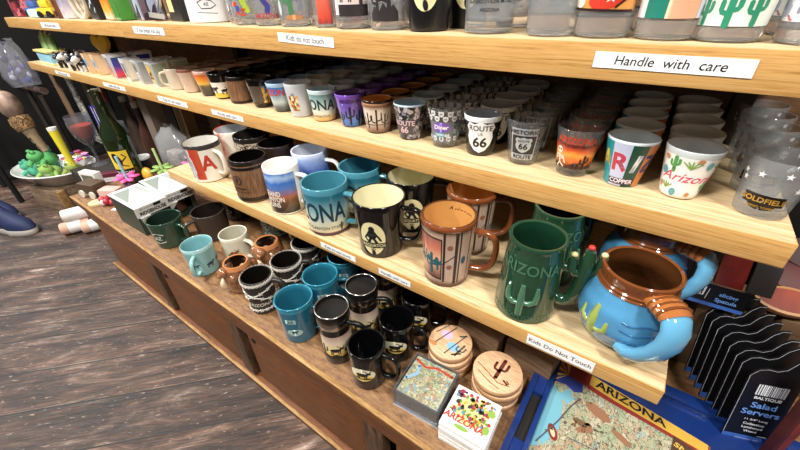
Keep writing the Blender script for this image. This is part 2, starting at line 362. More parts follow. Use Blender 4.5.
# ================================================================== STRUCTURE
def floor_mat():
    m, nt, b = newmat('old_floor_planks')
    tc = nd(nt, 'ShaderNodeTexCoord'); mp = nd(nt, 'ShaderNodeMapping'); mp.inputs['Rotation'].default_value = (0, 0, -math.radians(46))
    nt.links.new(tc.outputs['Object'], mp.inputs[0]); sp = nd(nt, 'ShaderNodeSeparateXYZ'); nt.links.new(mp.outputs[0], sp.inputs[0])
    v = nd(nt, 'ShaderNodeMath', operation='MULTIPLY_ADD'); v.inputs[1].default_value = 1 / .123; v.inputs[2].default_value = -.514 / .123 + 20; nt.links.new(sp.outputs['Y'], v.inputs[0])
    fl = nd(nt, 'ShaderNodeMath', operation='FLOOR'); nt.links.new(v.outputs[0], fl.inputs[0])
    fr = nd(nt, 'ShaderNodeMath', operation='FRACT'); nt.links.new(v.outputs[0], fr.inputs[0])
    wn = nd(nt, 'ShaderNodeTexWhiteNoise', noise_dimensions='1D'); nt.links.new(fl.outputs[0], wn.inputs['W'])
    # grain, different on every plank
    cmb = nd(nt, 'ShaderNodeCombineXYZ'); nt.links.new(sp.outputs['X'], cmb.inputs[0]); nt.links.new(sp.outputs['Y'], cmb.inputs[1])
    wv = nd(nt, 'ShaderNodeMath', operation='MULTIPLY'); wv.inputs[1].default_value = 9; nt.links.new(wn.outputs[0], wv.inputs[0]); nt.links.new(wv.outputs[0], cmb.inputs[2])
    m2 = nd(nt, 'ShaderNodeMapping'); m2.inputs['Scale'].default_value = (3, 46, 1); nt.links.new(cmb.outputs[0], m2.inputs[0])
    n1 = nd(nt, 'ShaderNodeTexNoise'); n1.inputs['Scale'].default_value = 1.6; n1.inputs['Detail'].default_value = 8; n1.inputs['Distortion'].default_value = 1.6; n1.inputs['Roughness'].default_value = .78; nt.links.new(m2.outputs[0], n1.inputs['Vector'])
    m3 = nd(nt, 'ShaderNodeMapping'); m3.inputs['Scale'].default_value = (1, 3.4, 1); nt.links.new(cmb.outputs[0], m3.inputs[0])
    n2 = nd(nt, 'ShaderNodeTexNoise'); n2.inputs['Scale'].default_value = 4; n2.inputs['Detail'].default_value = 10; n2.inputs['Roughness'].default_value = .74; n2.inputs['Distortion'].default_value = .8; nt.links.new(m3.outputs[0], n2.inputs['Vector'])
    r1 = ramp_node(nt, [(.34, '4A4A4A'), (.47, 'A0A0A0'), (.55, 'D0D0D0'), (.64, 'FFFFFF')]); nt.links.new(n1.outputs[0], r1.inputs[0])
    r2 = ramp_node(nt, [(.35, '2C1B12'), (.45, '523828'), (.53, '745644'), (.6, '9A7E6C'), (.67, 'D4C0B0')]); nt.links.new(n2.outputs[0], r2.inputs[0])
    mx = nd(nt, 'ShaderNodeMixRGB', blend_type='MULTIPLY'); mx.inputs[0].default_value = 1; nt.links.new(r2.outputs[0], mx.inputs[1]); nt.links.new(r1.outputs[0], mx.inputs[2])
    # plank to plank tone
    tn = nd(nt, 'ShaderNodeMath', operation='MULTIPLY_ADD'); tn.inputs[1].default_value = .6; tn.inputs[2].default_value = .76; nt.links.new(wn.outputs[0], tn.inputs[0])
    m4 = nd(nt, 'ShaderNodeMixRGB', blend_type='MULTIPLY'); m4.inputs[0].default_value = 1; nt.links.new(mx.outputs[0], m4.inputs[1]); nt.links.new(tn.outputs[0], m4.inputs[2])
    # pale specks and scuffs
    n3 = nd(nt, 'ShaderNodeTexNoise'); n3.inputs['Scale'].default_value = 150; n3.inputs['Detail'].default_value = 3; m5 = nd(nt, 'ShaderNodeMapping'); m5.inputs['Scale'].default_value = (.35, 1.3, 1); nt.links.new(cmb.outputs[0], m5.inputs[0]); nt.links.new(m5.outputs[0], n3.inputs['Vector'])
    r3 = ramp_node(nt, [(.67, '000000'), (.70, 'FFFFFF')]); nt.links.new(n3.outputs[0], r3.inputs[0])
    m6 = nd(nt, 'ShaderNodeMixRGB'); m6.inputs[2].default_value = lin('B9A798'); nt.links.new(m4.outputs[0], m6.inputs[1])
    k = nd(nt, 'ShaderNodeMath', operation='MULTIPLY'); k.inputs[1].default_value = .55; nt.links.new(r3.outputs[0], k.inputs[0]); nt.links.new(k.outputs[0], m6.inputs[0])
    # joints: dark gap with a scuffed arris beside it, painted pale as if lit
    gp = nd(nt, 'ShaderNodeMath', operation='LESS_THAN'); gp.inputs[1].default_value = .035; nt.links.new(fr.outputs[0], gp.inputs[0])
    ar = ramp_node(nt, [(.03, '000000'), (.036, 'BBBBBB'), (.06, '000000')]); nt.links.new(fr.outputs[0], ar.inputs[0])
    n5 = nd(nt, 'ShaderNodeMath', operation='MULTIPLY'); nt.links.new(ar.outputs[0], n5.inputs[0]); pw_ = nd(nt, 'ShaderNodeMath', operation='MULTIPLY_ADD'); pw_.inputs[1].default_value = 5; pw_.inputs[2].default_value = -2.2; pw_.use_clamp = True; nt.links.new(n2.outputs[0], pw_.inputs[0]); nt.links.new(pw_.outputs[0], n5.inputs[1])
    m7 = nd(nt, 'ShaderNodeMixRGB'); m7.inputs[2].default_value = lin('C8B29A'); nt.links.new(n5.outputs[0], m7.inputs[0]); nt.links.new(m6.outputs[0], m7.inputs[1])
    m8 = nd(nt, 'ShaderNodeMixRGB'); m8.inputs[2].default_value = lin('14100E'); nt.links.new(gp.outputs[0], m8.inputs[0]); nt.links.new(m7.outputs[0], m8.inputs[1])
    nt.links.new(m8.outputs[0], b.inputs['Base Color'])
    rr = nd(nt, 'ShaderNodeMath', operation='MULTIPLY_ADD'); rr.inputs[1].default_value = .35; rr.inputs[2].default_value = .32; nt.links.new(n1.outputs[0], rr.inputs[0]); nt.links.new(rr.outputs[0], b.inputs['Roughness'])
    hh = nd(nt, 'ShaderNodeMath', operation='SUBTRACT'); nt.links.new(n1.outputs[0], hh.inputs[0]); nt.links.new(gp.outputs[0], hh.inputs[1])
    bp = nd(nt, 'ShaderNodeBump'); bp.inputs['Strength'].default_value = .5; bp.inputs['Distance'].default_value = .006; nt.links.new(hh.outputs[0], bp.inputs['Height']); nt.links.new(bp.outputs[0], b.inputs['Normal'])
    return m
mb = MB(); mb.box(-6, 2, -4, 2.6, -.05, 0); structure(mb.build('floor', floor_mat()))
WALLM = wood('brown_wall_boards', '4A3220', '6B4A2E', '8A6744', (2, 2, 10), .6, .1)
mb = MB(); mb.box(-2.42, 1.6, .80, .84, 0, 2.6); structure(mb.build('wall_back', WALLM))
mb = MB(); mb.box(-6, 2, 2.56, 2.6, 0, 2.6); structure(mb.build('wall_far', mat('1E1814', .8, bump=.1)))
mb = MB(); mb.box(-6, -5.95, -4, 2.6, 0, 2.6); structure(mb.build('wall_side', mat('2A221D', .8, bump=.1)))

# ------------------------------------------------------------------ shelves
def shelf(label, x0, x1, y0, y1, z0, z1, holes=()):
    t = thing('wooden_shelf', label, 'shelf', ((x0 + x1) / 2, y0, z0)); L = (x1 - x0) / 2
    mb = MB(); mb.box(-L, L, .018, y1 - y0, 0, z1 - z0); mb.build('board', OAKTOP, t, .001)
    mb = MB(); mb.box(-L, L, 0, .018, 0, z1 - z0 + .0002, 0, None, 1); mb.build('front_edge', [OAK, OAKTOP], t, .0015)
    return t
shelf('top oak shelf with a long paper sign asking to handle with care', -1.236, .16, .46, .798, .7315, .768)
shelf('oak shelf of bags and gadgets continuing the top shelf past its joint', -2.39, -1.2405, .4665, .798, .731, .7665)
shelf('middle oak shelf carrying rows of shot glasses', -2.38, .153, .462, .798, .565, .595)
shelf('lowest and shortest oak shelf carrying the coffee mugs', -.985, .094, .342, .798, .426, .45)
BRK = mat('2A1C12', .6)
for x, n in ((-.98, 'upright at the far end of the mug shelf'), (.06, 'upright under the near end of the mug shelf')):
    mb = MB(); mb.box(x - .012, x + .012, .62, .798, .30, .425); o = mb.build('shelf_bracket', BRK); tag(o, 'dark wooden ' + n, 'bracket')
for x, n in ((-1.22, 'beyond the shot glasses'), (-2.3, 'at the far end of the shelves'), (.1, 'near the open end of the shelves')):
    mb = MB(); mb.box(x - .012, x + .012, .76, .798, .596, .7305); o = mb.build('shelf_support', BRK); tag(o, 'dark support block under the top shelf ' + n, 'bracket')

PAPER = mat('EDEDEB', .55)
def sign(x0, x1, y, zc, h, body, label, size, tilt=0, shear=.12, sp=1):
    t = thing('shelf_label', label, 'label', ((x0 + x1) / 2, y - .0002, zc), 0, 'paper labels on the shelf edges'); t.rotation_euler = (0, tilt, 0)
    wd = (x1 - x0) / 2
    mb = MB(); mb.box(-wd, wd, -.0006, 0, -h / 2, h / 2); mb.build('paper_strip', PAPER, t)
    decal('lettering', [(text(body, size, shear), INK)], on_plane((0, -.0006, 0), (1, 0, 0), (0, 0, 1)), t, 0)
sign(-.074, .058, .46, .752, .0155, 'Handle  with  care', 'paper strip reading Handle with care on the top shelf edge', .0125)
sign(-.592, -.456, .46, .7535, .0145, 'Kids do not touch', 'paper strip reading Kids do not touch on the top shelf edge', .0125, .03)
sign(-1.165, -1.005, .46, .752, .016, 'If you break you pay', 'paper strip reading If you break you pay on the top shelf edge', .0145)
sign(-1.93, -1.74, .4665, .748, .018, 'Kids do not touch', 'small far paper strip on the top shelf edge past the joint', .016)
sign(-.0535, .026, .342, .4385, .0165, 'Kids Do Not Touch', 'paper strip reading Kids Do Not Touch near the end of the mug shelf', .0092, .0, 0)
sign(-.43, -.347, .342, .438, .011, 'Kids do not touch', 'thin paper strip on the mug shelf edge below the teal mug', .0085, 0, 0)
sign(-.297, -.235, .342, .438, .011, 'Handle with care', 'thin paper strip on the mug shelf edge beyond the black bearded-beast mug', .0075, 0, 0)
sign(-.905, -.775, .462, .58, .012, 'Handle with care', 'paper strip on the middle shelf edge below the little barrel cup', .0115)
sign(-1.18, -1.02, .462, .58, .014, 'Kids do not touch', 'paper strip on the middle shelf edge below the cream patterned cup', .013)
sign(-1.56, -1.39, .462, .581, .013, 'Handle with care', 'paper strip on the middle shelf edge below the blue sunset square glass', .013)
sign(-2.03, -1.87, .462, .581, .013, 'Kids do not touch', 'paper strip on the middle shelf edge below the black and white figurines', .013)

# ------------------------------------------------------------------ low cabinet
cab = thing('low_cabinet', 'long low brown wooden cabinet carrying mugs and coasters', 'cabinet', (0, 0, 0))
mb = MB(); mb.box(-1.45, .75, .215, .798, .274, .2995); mb.build('worktop', CABTOP, cab, .001)
mb = MB(); mb.box(-1.45, .75, .209, .2149, .274, .2955); mb.build('top_fascia', CABW, cab, .001)
mb = MB(); mb.box(-1.45, .75, .207, .2149, .2956, .300); mb.build('top_edging', CABEDGE, cab, .0015)
mb = MB(); mb.box(-1.44, .74, .262, .79, .03, .272); mb.build('carcass', mat('0C0806', .8), cab)  # near-black puts the shade of the recessed gaps into the colour
mb = MB(); mb.box(-1.44, .74, .222, .244, .215, .2715); mb.build('top_rail', CABW, cab, .001)
mb = MB(); mb.box(-1.44, .74, .218, .246, 0, .026); mb.build('bottom_rail', CABW, cab, .001)
mb = MB(); mb.box(-1.44, .74, .214, .2215, .0262, .0305); mb.build('worn_bead', CABEDGE, cab, .0015)
xs = [-1.44, -1.0, -.612, -.205, .2, .74]
for i in range(5):
    x0, x1 = xs[i], xs[i + 1]
    mb = MB(); mb.box(x0 + .012, x1 - .0535, .231, .2448, .031, .214); p = mb.build('panel', CABW, cab, .001)
    if i in (1, 2, 3):
        k = MB(); k.lathe([(0, 0), (.006, 0), (.007, -.002), (.004, -.003), (0, -.003)], 14, None, Matrix.Translation((x0 + .034, .231, .185)) @ Matrix.Rotation(-PI / 2, 4, 'X')); k.build('knot_hole', mat('120A06', .8), p)
    mb = MB(); mb.box(x1 - .053, x1 - .012, .224, .2446, .031, .214); mb.build('stile', CABS, cab, .001)

# ================================================================== SHOT CUPS ON THE MIDDLE SHELF
def cone(rb, rt, h, p=1): return lambda z: rb + (rt - rb) * max(0, min(1, z / h)) ** p
def vessel(R, h, t=.0022, floor_=.005, n=8, seg=44, belly=None):
    rows = [(0, 0), (R(0) - .0025, 0), (R(.002), .0018)] + [(R(h * k / n), h * k / n) for k in range(1, n)] + [(R(h), h - .0012), (R(h) - .0006, h - .0002), (R(h) - t * .5, h), (R(h) - t, h - .0008)]
    no = len(rows) - 1
    rows += [(R(h * k / n) - t, h * k / n) for k in range(n - 1, 0, -1) if h * k / n > floor_ + .002] + [(R(floor_) - t - .001, floor_ + .0012), (0, floor_)]
    return rows, no
def body_mesh(R, h, out, inn, parent, rim=None, t=.0022, floor_=.005, name='body', n=8, seg=44, rimw=4):
    rows, no = vessel(R, h, t, floor_, n)
    mis = [0] * (len(rows) - 1)
    for j in range(len(mis)):
        if j >= no: mis[j] = 1
        elif rim is not None and j >= no - rimw: mis[j] = 2
    mb = MB(); mb.lathe(rows, seg, mis)
    return mb.build(name, [out, inn] + ([rim] if rim is not None else []), parent)
def clear_body(R, h, parent, t=.0022, base=.012, m=GL, n=6):
    rows, no = vessel(R, h, t, base, n)
    mb = MB(); mb.lathe(rows, 40, [0] * (len(rows) - 1)); return mb.build('glass_wall', m, parent)
GRP = 'shot glasses on the middle shelf'
def shot(x, y, label, **k): return thing('shot_glass', label, 'shot glass', (x, y, .5955), 0, GRP)
H = .0625; RS = cone(.0195, .0296, H)
Y0, DY = .527, .0598
COLS = []
def column(root, x, n, desc, y=Y0, dx=0):
    for k in range(1, n):
        dup(root, (x + dx * k, y + DY * k, .5955), desc + ', %s in its row' % ORD[k])
# 1 clear tumbler with a dark gold-lettered badge
D = 'clear shot tumbler with white stars and dark gold-lettered badge'
t = shot(.125, Y0 - .002, D + ', front of its row'); R1 = cone(.0237, .0297, .066); clear_body(R1, .066, t, .0024, .009, GB)
decal('badge', [(rect(-.018, .017, .018, .029) + ell(0, .017, .012, .006), mat('0E0B0A', .3)), (text('GOLDFIELD', .0082, 0, .02, 0, .0225), mat('C9A24A', .3, .6)), (text('GHOST TOWN', .0035, 0, .01, 0, .0145), mat('C9A24A', .3, .6))], on_cup(R1, -104), t)
decal('star_print', [(scatter(lambda a, b, r: star(a, b, .004), 12, -.07, .07, .036, .06, 3), mat('F0F0F2', .4))], on_cup(R1, -90), t)
column(t, .125, 5, D)
# 2 white cup with small cacti and pink script
D = 'white shot cup with little green cacti and pink script'
t = shot(.047, Y0, D + ', front of its row'); body_mesh(RS, H, WHITE, mat('D8DEE0', .15, 0, .5), t, mat('C5CBCB', .2, 0, .4))
def bush(a, b, s): return [q for k in range(5) for q in stroke([(a, b), (a + (k - 2) * s * .45, b + s * (1 - .1 * abs(k - 2)))], s * .16)]
decal('printed_cacti', [(cactus(-.012, .036, .017, .004) + cactus(.028, .012, .012, .003), mat('4E9A52', .4)), (bush(.004, .042, .009) + bush(-.016, .012, .008) + bush(.034, .040, .009), mat('7FA64A', .4)), (ell(-.022, .034, .004, .005) + ell(-.006, .009, .004, .005) + ell(.02, .047, .003, .005), mat('5FA0A8', .4)),
    (ell(-.022, .051, .003, .003) + ell(.01, .053, .003, .0025) + ell(.012, .008, .003, .003) + ell(-.024, .015, .002, .004), mat('C08A5A', .4))], on_cup(RS, -95, .025), t)
decal('lettering', [(text('Arizona', .0165, .35, .005, .004, .029, 1.15), mat('D8486A', .4))], on_cup(RS, -92, .025), t)
column(t, .047, 5, D)
# 3 licence-plate cup
D = 'striped teal and green shot cup with big plate-like letters'
t = shot(-.017, Y0, D + ', front of its row'); body_mesh(RS, H, mat('1E5A44', .25, 0, .3), mat('DCE6EA', .15, 0, .5), t, mat('D4DCE0', .2, 0, .4))
pw = .0255 * 2 * PI / 9
decal('printed_stripes', [(rect(-2.2 * pw, .001, -pw * .75, .0595), mat('1E8F98', .3)), (rect(-pw * .75, .001, pw * .35, .0595), mat('BFC6E0', .3)), (rect(pw * .35, .001, pw * 1.25, .0595), mat('1B4A3A', .3)), (rect(pw * 1.25, .001, pw * 2.2, .0595), mat('C87A3C', .3)), (rect(-.7 * pw, .004, 1.2 * pw, .0125), mat('2A2A3A', .4))], on_cup(RS, -96, .0255), t)
decal('lettering', [(text('A', .033, 0, .03, -1.25 * pw, .033), mat('E3C94A', .4)), (text('R', .033, 0, .03, -.2 * pw, .033), mat('C23A4E', .4)), (text('I', .033, .15, .03, .78 * pw, .033), mat('EDEDF0', .4)), (text('Z', .033, 0, .03, 1.7 * pw, .033), mat('2B3C86', .4)), (text('COPPER', .0085, 0, .03, .25 * pw, .0083), mat('E8DDE6', .4))], on_cup(RS, -96, .0255), t)
column(t, -.017, 5, D)
# 4 sunset skeleton glass
D = 'clear shot glass with an orange desert sunset and a skeleton'
R4 = cone(.0205, .0297, .066); t = shot(-.079, Y0 - .002, D + ', front of its row'); clear_body(R4, .066, t)
SUN = grad('orange_sunset', [(0, '5A2A1C'), (.18, 'A8481E'), (.4, 'E8762A'), (.58, 'F2A545'), (.75, 'D95A32'), (1, '7E2E2A')], 'Y', .1, 5)
bone = mat('E8DFC6', .5)
decal('printed_picture', [(rect(-.03, .012, .03, .047), SUN), (hills(-.03, .03, .012, [.004, .007, .003, .006, .009, .004, .006, .003]), mat('4A2418', .5)), (ell(-.019, .037, .0042, .005) + stroke([(-.019, .032), (-.018, .019)], .0022) + stroke([(-.024, .029), (-.013, .028)], .002) + stroke([(-.023, .025), (-.014, .025)], .002) + stroke([(-.024, .029), (-.026, .02)], .0018) + stroke([(-.013, .028), (-.010, .02)], .0018) + stroke([(-.018, .019), (-.022, .013)], .002) + stroke([(-.018, .019), (-.012, .014)], .002), bone), (ell(-.0205, .0375, .001, .0013) + ell(-.0172, .0375, .001, .0013) + cactus(.014, .014, .018, .003) + critter(.004, .019, .008), mat('1E1210', .5))], on_cup(R4, -84, .024), t)
decal('lettering', [(text('ARIZONA', .0125, 0, .03, 0, .052, .95), mat('C8402A', .4)), (text('IT\'S A DRY HEAT', .0055, 0, .01, 0, .0445), mat('3A1C16', .4))], on_cup(R4, -84, .027), t)
column(t, -.079, 5, D)
# 5 historic route
D = 'clear shot glass with a silver historic road plate'
t = shot(-.151, Y0, D + ', front of its row'); clear_body(R4, .066, t); SIL = mat('B9C0C6', .35, .3)
decal('silver_plate', [(rect(-.017, .009, .017, .057), SIL), (rect(-.0155, .0185, .0155, .0465), mat('26282C', .4)), (shield(0, .0325, .022, .024), SIL), (text('HISTORIC', .0085, 0, .02, 0, .0515) + text('ROUTE', .0085, 0, .02, 0, .0135) + text('66', .0125, 0, .02, 0, .030) + text('ROUTE', .0045, 0, .01, 0, .0385), INK)], on_cup(R4, -78, .024), t)
column(t, -.151, 5, D)
# 6 black route cup
D = 'black shot cup with a white road shield reading 66'
t = shot(-.2205, Y0, D + ', front of its row'); body_mesh(cone(.0215, .0297, H), H, BLACK, mat('B4BEC8', .15, 0, .5), t, mat('E2E6E8', .2, 0, .4))
R6 = cone(.0215, .0297, H)
decal('road_shield', [(shield(0, .031, .043, .05), mat('F2F2F0', .3)), (text('ROUTE', .0115, 0, .015, 0, .0455, .95) + text('US', .0065, 0, 0, 0, .0365) + text('66', .0215, 0, .025, 0, .0225, 1.1), INK)], on_cup(R6, -72, .026), t)
column(t, -.2205, 5, D)
# 7 diner
D = 'clear shot glass with many small shields and purple diner sign'
t = shot(-.286, Y0, D + ', front of its row'); clear_body(R4, .066, t)
sh = []; n66 = []
for j, zz in enumerate((.058, .05, .016)):
    for i in range(12):
        xx = (i + .5 * (j % 2)) * .0136 - .08; sh += shield(xx, zz, .009, .0095); n66 += text('66', .0042, 0, .02, xx, zz)
decal('printed_shields', [(sh, mat('E6E8EA', .4)), (n66, INK)], on_cup(R4, -80, .026), t)
decal('diner_sign', [(rect(-.02, .01, .02, .045), mat('6E7078', .4)), (ell(0, .036, .015, .008), mat('7B58B0', .3)), (text('Diner', .0095, .1, .03, 0, .036), mat('F4F0F8', .4)), (rect(-.010, .020, .006, .027), mat('5FA6C8', .3)), (text('66', .008, 0, .02, .010, .023) + text('OPEN', .005, 0, .02, -.002, .0235), WHITE)], on_cup(R4, -78, .024), t)
column(t, -.286, 5, D)
# 8 grey collage cup
D = 'grey collage shot cup with pinkish letters and a pale blue inside'
t = shot(-.3565, Y0, D + ', front of its row'); COLL = collage('grey_collage', ['3A3A40', 'BDB4B8', '55525A', '86808A', '2A2A2E', 'D8CCD0'], 9, line='202024', stretch=(3, 1, 1))
body_mesh(RS, H, mat('4A4A50', .25, 0, .3), mat('A9C3D2', .15, 0, .5), t, mat('B8CCD6', .2, 0, .4))
decal('printed_picture', [(rect(-.075, .002, .075, .0595), COLL), (rect(-.021, .011, .013, .037), mat('4A464C', .4)), (text('ROUTE', .012, 0, .03, -.004, .031) + text('66', .016, 0, .03, -.004, .019), mat('D9B8C0', .4))], on_cup(RS, -74, .025), t)
column(t, -.3565, 5, D)
# 9 little southwest pot
D = 'small tan ceramic shot pot with black saguaros and an amber inside'
R9 = lambda z: .0225 + .0065 * (z / .06) + (.0015 if .048 < z < .055 else 0)
SAND = grad('tan_glaze', [(0, '4A2E22'), (.14, '8A6A58'), (.4, 'CFC0B0'), (.72, 'D8CABA'), (.84, '7A4A30'), (.92, 'C49A78'), (1, '3C2216')], 'Z', .03, 40, coord='Generated')
t = shot(-.430, Y0, D + ', front of its row'); body_mesh(R9, .0605, SAND, mat('C98A3C', .12, 0, .6), t, mat('2E1A12', .15, 0, .5), n=12)
decal('printed_saguaros', [(stroke([(-.03, .017), (.035, .017)], .0012) + cactus(-.014, .01, .028, .0028) + cactus(.004, .008, .036, .003) + cactus(.02, .012, .024, .0026), mat('1C1614', .4))], on_cup(R9, -66, .026), t)
column(t, -.430, 5, D)
# 10 purple cup
D = 'purple to blue shot cup with black saguaro outlines'
PUR = grad('purple_fade', [(0, '2E62A8'), (.22, '4A74C0'), (.5, '6B55B4'), (1, '7A4FB0')], 'Z', 0, 1, coord='Generated')
t = shot(-.497, Y0, D + ', front of its row'); body_mesh(RS, H, PUR, mat('5B3A88', .2, 0, .4), t)
decal('printed_saguaros', [(cactus(-.015, .005, .024, .004) + cactus(.005, .007, .032, .0045) + cactus(.025, .005, .026, .004) + cactus(-.034, .006, .03, .004), mat('17131F', .4)), (text('ARIZONA', .0085, 0, .02, .006, .051), mat('231438', .4)), (ell(-.022, .04, .0015, .0015) + ell(-.008, .045, .0015, .0015) + ell(.018, .043, .0012, .0012), mat('8FB8E8', .4))], on_cup(RS, -64, .025), t)
column(t, -.497, 5, D)
# 11 teal to sand cup with big letters
D = 'teal to sand shot cup with big dark letters'
TEA = grad('teal_sand', [(0, 'B98A52'), (.12, 'D8B070'), (.3, 'D5DCCB'), (.6, 'A8C4C0'), (1, '2F6C78')], 'Z', 0, 1, coord='Generated')
t = shot(-.573, Y0, D + ', front of its row'); body_mesh(cone(.0225, .0295, H), H, TEA, mat('B8CCD4', .15, 0, .5), t, mat('C4D6DA', .2, 0, .4))
decal('lettering', [(text('ARIZONA', .029, 0, .02, 0, .033, .9) + text('GRAND CANYON STATE', .006, 0, .01, .012, .011), mat('1A2C34', .4))], on_cup(cone(.0225, .0295, H), -118, .026), t)
column(t, -.573, 5, D)
# 12 frosted
D = 'frosted grey shot glass with a small red desert stamp'
t = shot(-.640, Y0 - .003, D + ', front of its row'); R12 = cone(.0225, .0297, .068); clear_body(R12, .068, t, .0024, .01, GF)
decal('printed_stamp', [(rect(-.011, .014, .011, .045), collage('red_stamp', ['C8502E', 'E0A860', '5A7A50', 'E8D8B0', '7A2E22'], 6)), (text('AZ', .006, 0, .02, 0, .048), INK)], on_cup(R12, -72, .027), t)
column(t, -.640, 5, D)
# 13 sky blue with red letters
D = 'sky blue shot cup with red letters over a grey town'
SKY = grad('sky_town', [(0, '2A2C2E'), (.2, '5A6468'), (.36, 'B8C4C2'), (.55, '8FA8B0'), (.7, '3F86C8'), (1, '3C7CC0')], 'Z', .04, 30, coord='Generated')
t = shot(-.706, Y0, D + ', front of its row'); body_mesh(RS, H, SKY, mat('7EA8D0', .15, 0, .5), t, mat('A8C4DE', .2, 0, .4))
decal('lettering', [(text('ARIZONA', .019, 0, .03, 0, .043, .85), mat('C03434', .4))], on_cup(RS, -75, .026), t)
column(t, -.706, 5, D)
# 14 smoky
D = 'smoky brown shot glass with blue and yellow patches'
t = shot(-.778, Y0, D + ', front of its row'); clear_body(R4, .066, t, m=thin_glass('smoky_glass', 'A89A8C', '5A5048'))
decal('printed_patches', [(rect(-.032, .012, -.018, .055), collage('blue_patch', ['2E7EB8', '58A8D0', '20506E', 'D8D0B0'], 5)), (rect(.014, .012, .03, .05), collage('yellow_patch', ['E0A83A', '8A3A22', 'E8D070', '3A6A8A'], 5)), (rect(-.018, .014, .014, .05), mat('54483E', .3))], on_cup(R4, -62, .026), t)
column(t, -.778, 5, D)
# 15 little barrel
D = 'small wooden barrel shot cup with dark hoops'
STAVE = grad('barrel_staves', [(0, '6A4830'), (.3, 'A07A56'), (.5, 'BE946C'), (.7, '8C6644'), (1, 'C8A07A')], 'X', .5, 5, coord='Object', stretch=(140, 140, 6), rough=.5, coat=.1)
def barrel(t, h, r, hoops, hm, inner):
    R = lambda z: r * (.93 + .07 * math.sin(PI * max(0, min(1, z / h))))
    body_mesh(R, h, STAVE, inner, t, hm, .003, n=12)
    for za, zb in hoops:
        mb = MB(); mb.lathe([(R(za) - .0004, za), (R(za) + .0009, za + .0005), (R(zb) + .0009, zb - .0005), (R(zb) - .0004, zb)], 44); mb.build('hoop', hm, t)
    return R
HOOP = mat('1C1512', .3, .2)
t = shot(-.862, Y0, D + ', front of its row'); barrel(t, .062, .0288, ((.002, .007), (.053, .060)), HOOP, mat('1A120C', .3)); column(t, -.862, 5, D)
# 16 black with moose
D = 'black shot cup with a white and yellow band of dark animals'
t = shot(-.940, Y0, D + ', front of its row'); body_mesh(RS, H, BLACK, mat('14110F', .2), t)
decal('printed_band', [(rect(-.04, .004, .04, .016), mat('D8C048', .4)), (rect(-.04, .016, .04, .042), mat('E8E4D8', .4)), (critter(-.012, .026, .018) + critter(.014, .022, .015, True), INK)], on_cup(RS, -58, .024), t)
column(t, -.940, 5, D)
# 17 orange sunset
D = 'orange to yellow shot cup with a dark rocky foot'
ORG = grad('orange_fade', [(0, '2A2622'), (.3, '4A423A'), (.42, '6A5A3A'), (.5, 'E8B848'), (.72, 'E8843A'), (1, 'C8482E')], 'Z', .1, 50, coord='Generated')
t = shot(-1.008, Y0, D + ', front of its row'); body_mesh(RS, H, ORG, mat('C8B8AC', .2, 0, .4), t, mat('D0A898', .2, 0, .4)); column(t, -1.008, 5, D)
# 18 cream with red pattern
D = 'cream shot cup with a red and brown woven pattern'
t = shot(-1.092, Y0, D + ', front of its row'); body_mesh(R9, .0605, collage('cream_weave', ['D8CCB8', 'B85A48', 'E0D8C8', '8A6A52', 'D0BEA6'], 260, coord='Object', stretch=(1, 1, 1)), mat('B8A898', .2, 0, .4), t, mat('7A4A3A', .3)); column(t, -1.092, 4, D)
# 19 beige handled mini mugs
D = 'beige miniature mug'
t = shot(-1.165, Y0, D + ', front of its row'); R19 = cone(.026, .0285, .056); body_mesh(R19, .056, glaze('C4B6A2'), glaze('A89C8C'), t)
def handle(parent, R, z0, z1, out, rad, deg, m, name='handle', flat_=1.0, pinch=.5):
    a = math.radians(deg); pts = []
    zc = (z0 + z1) / 2; hh = (z1 - z0) / 2
    for k in range(17):
        th = PI / 2 - PI * k / 16
        c, s = math.cos(th), math.sin(th)
        rr = out * (abs(c) ** pinch); z = zc + hh * (abs(s) ** .8) * (1 if s > 0 else -1)
        r = R(max(0, z)) - .001 + rr; pts.append((r * math.cos(a), r * math.sin(a), z))
    mb = MB(); mb.tube(pts, rad, 12, 0, flat_, (-math.sin(a), math.cos(a), 0)); return mb.build(name, m, parent)
handle(t, R19, .012, .046, .018, .0035, -130, glaze('C4B6A2')); column(t, -1.165, 3, D)
# 20 square picture glasses
def square_glass(x, y, label, pics, top, h=.066, a=.0245, rz=0):
    t = thing('square_shot_glass', label, 'shot glass', (x, y, .5955), rz, GRP)
    mb = MB(); b = a * .82
    def ring(s, z): i = len(mb.v); mb.v += [(-s, -s, z), (s, -s, z), (s, s, z), (-s, s, z)]; return [i, i + 1, i + 2, i + 3]
    rows = [ring(b, 0), ring(a, h), ring(a - .002, h), ring(b - .001, .009)]
    for A, B in zip(rows, rows[1:]):
        for i in range(4): mb.face([A[i], A[(i + 1) % 4], B[(i + 1) % 4], B[i]], 0, None, False)
    mb.face(rows[0][::-1], 0, None, False); mb.face(rows[-1], 0, None, False)
    mb.build('glass_wall', top, t)
    up = Vector((0, -(a - b), h)).normalized()
    decal('printed_picture', pics, on_plane((0, -b, 0), (1, 0, 0), (0, up.y, up.z)), t, 0)
    up2 = Vector(((a - b), 0, h)).normalized()
    decal('printed_side', [pics[0]], on_plane((b, 0, 0), (0, 1, 0), (up2.x, 0, up2.z)), t, 0)
    return t
full = rect(-.0195, .006, .0195, .062)
D = 'square grey green glass with a yellow panel and a black animal'
t = square_glass(-1.262, Y0 - .004, D + ', front of its row', [(full, mat('9AA294', .3)), (rect(-.016, .014, .010, .058), mat('E2B04A', .4)), (critter(-.004, .034, .016, True) + rect(-.016, .02, .010, .024), INK)], GF, rz=-.12)
dup(t, (-1.262, Y0 + .056, .5955), D + ', second in its row'); 
D = 'square grey glass with a white drawing of a face'
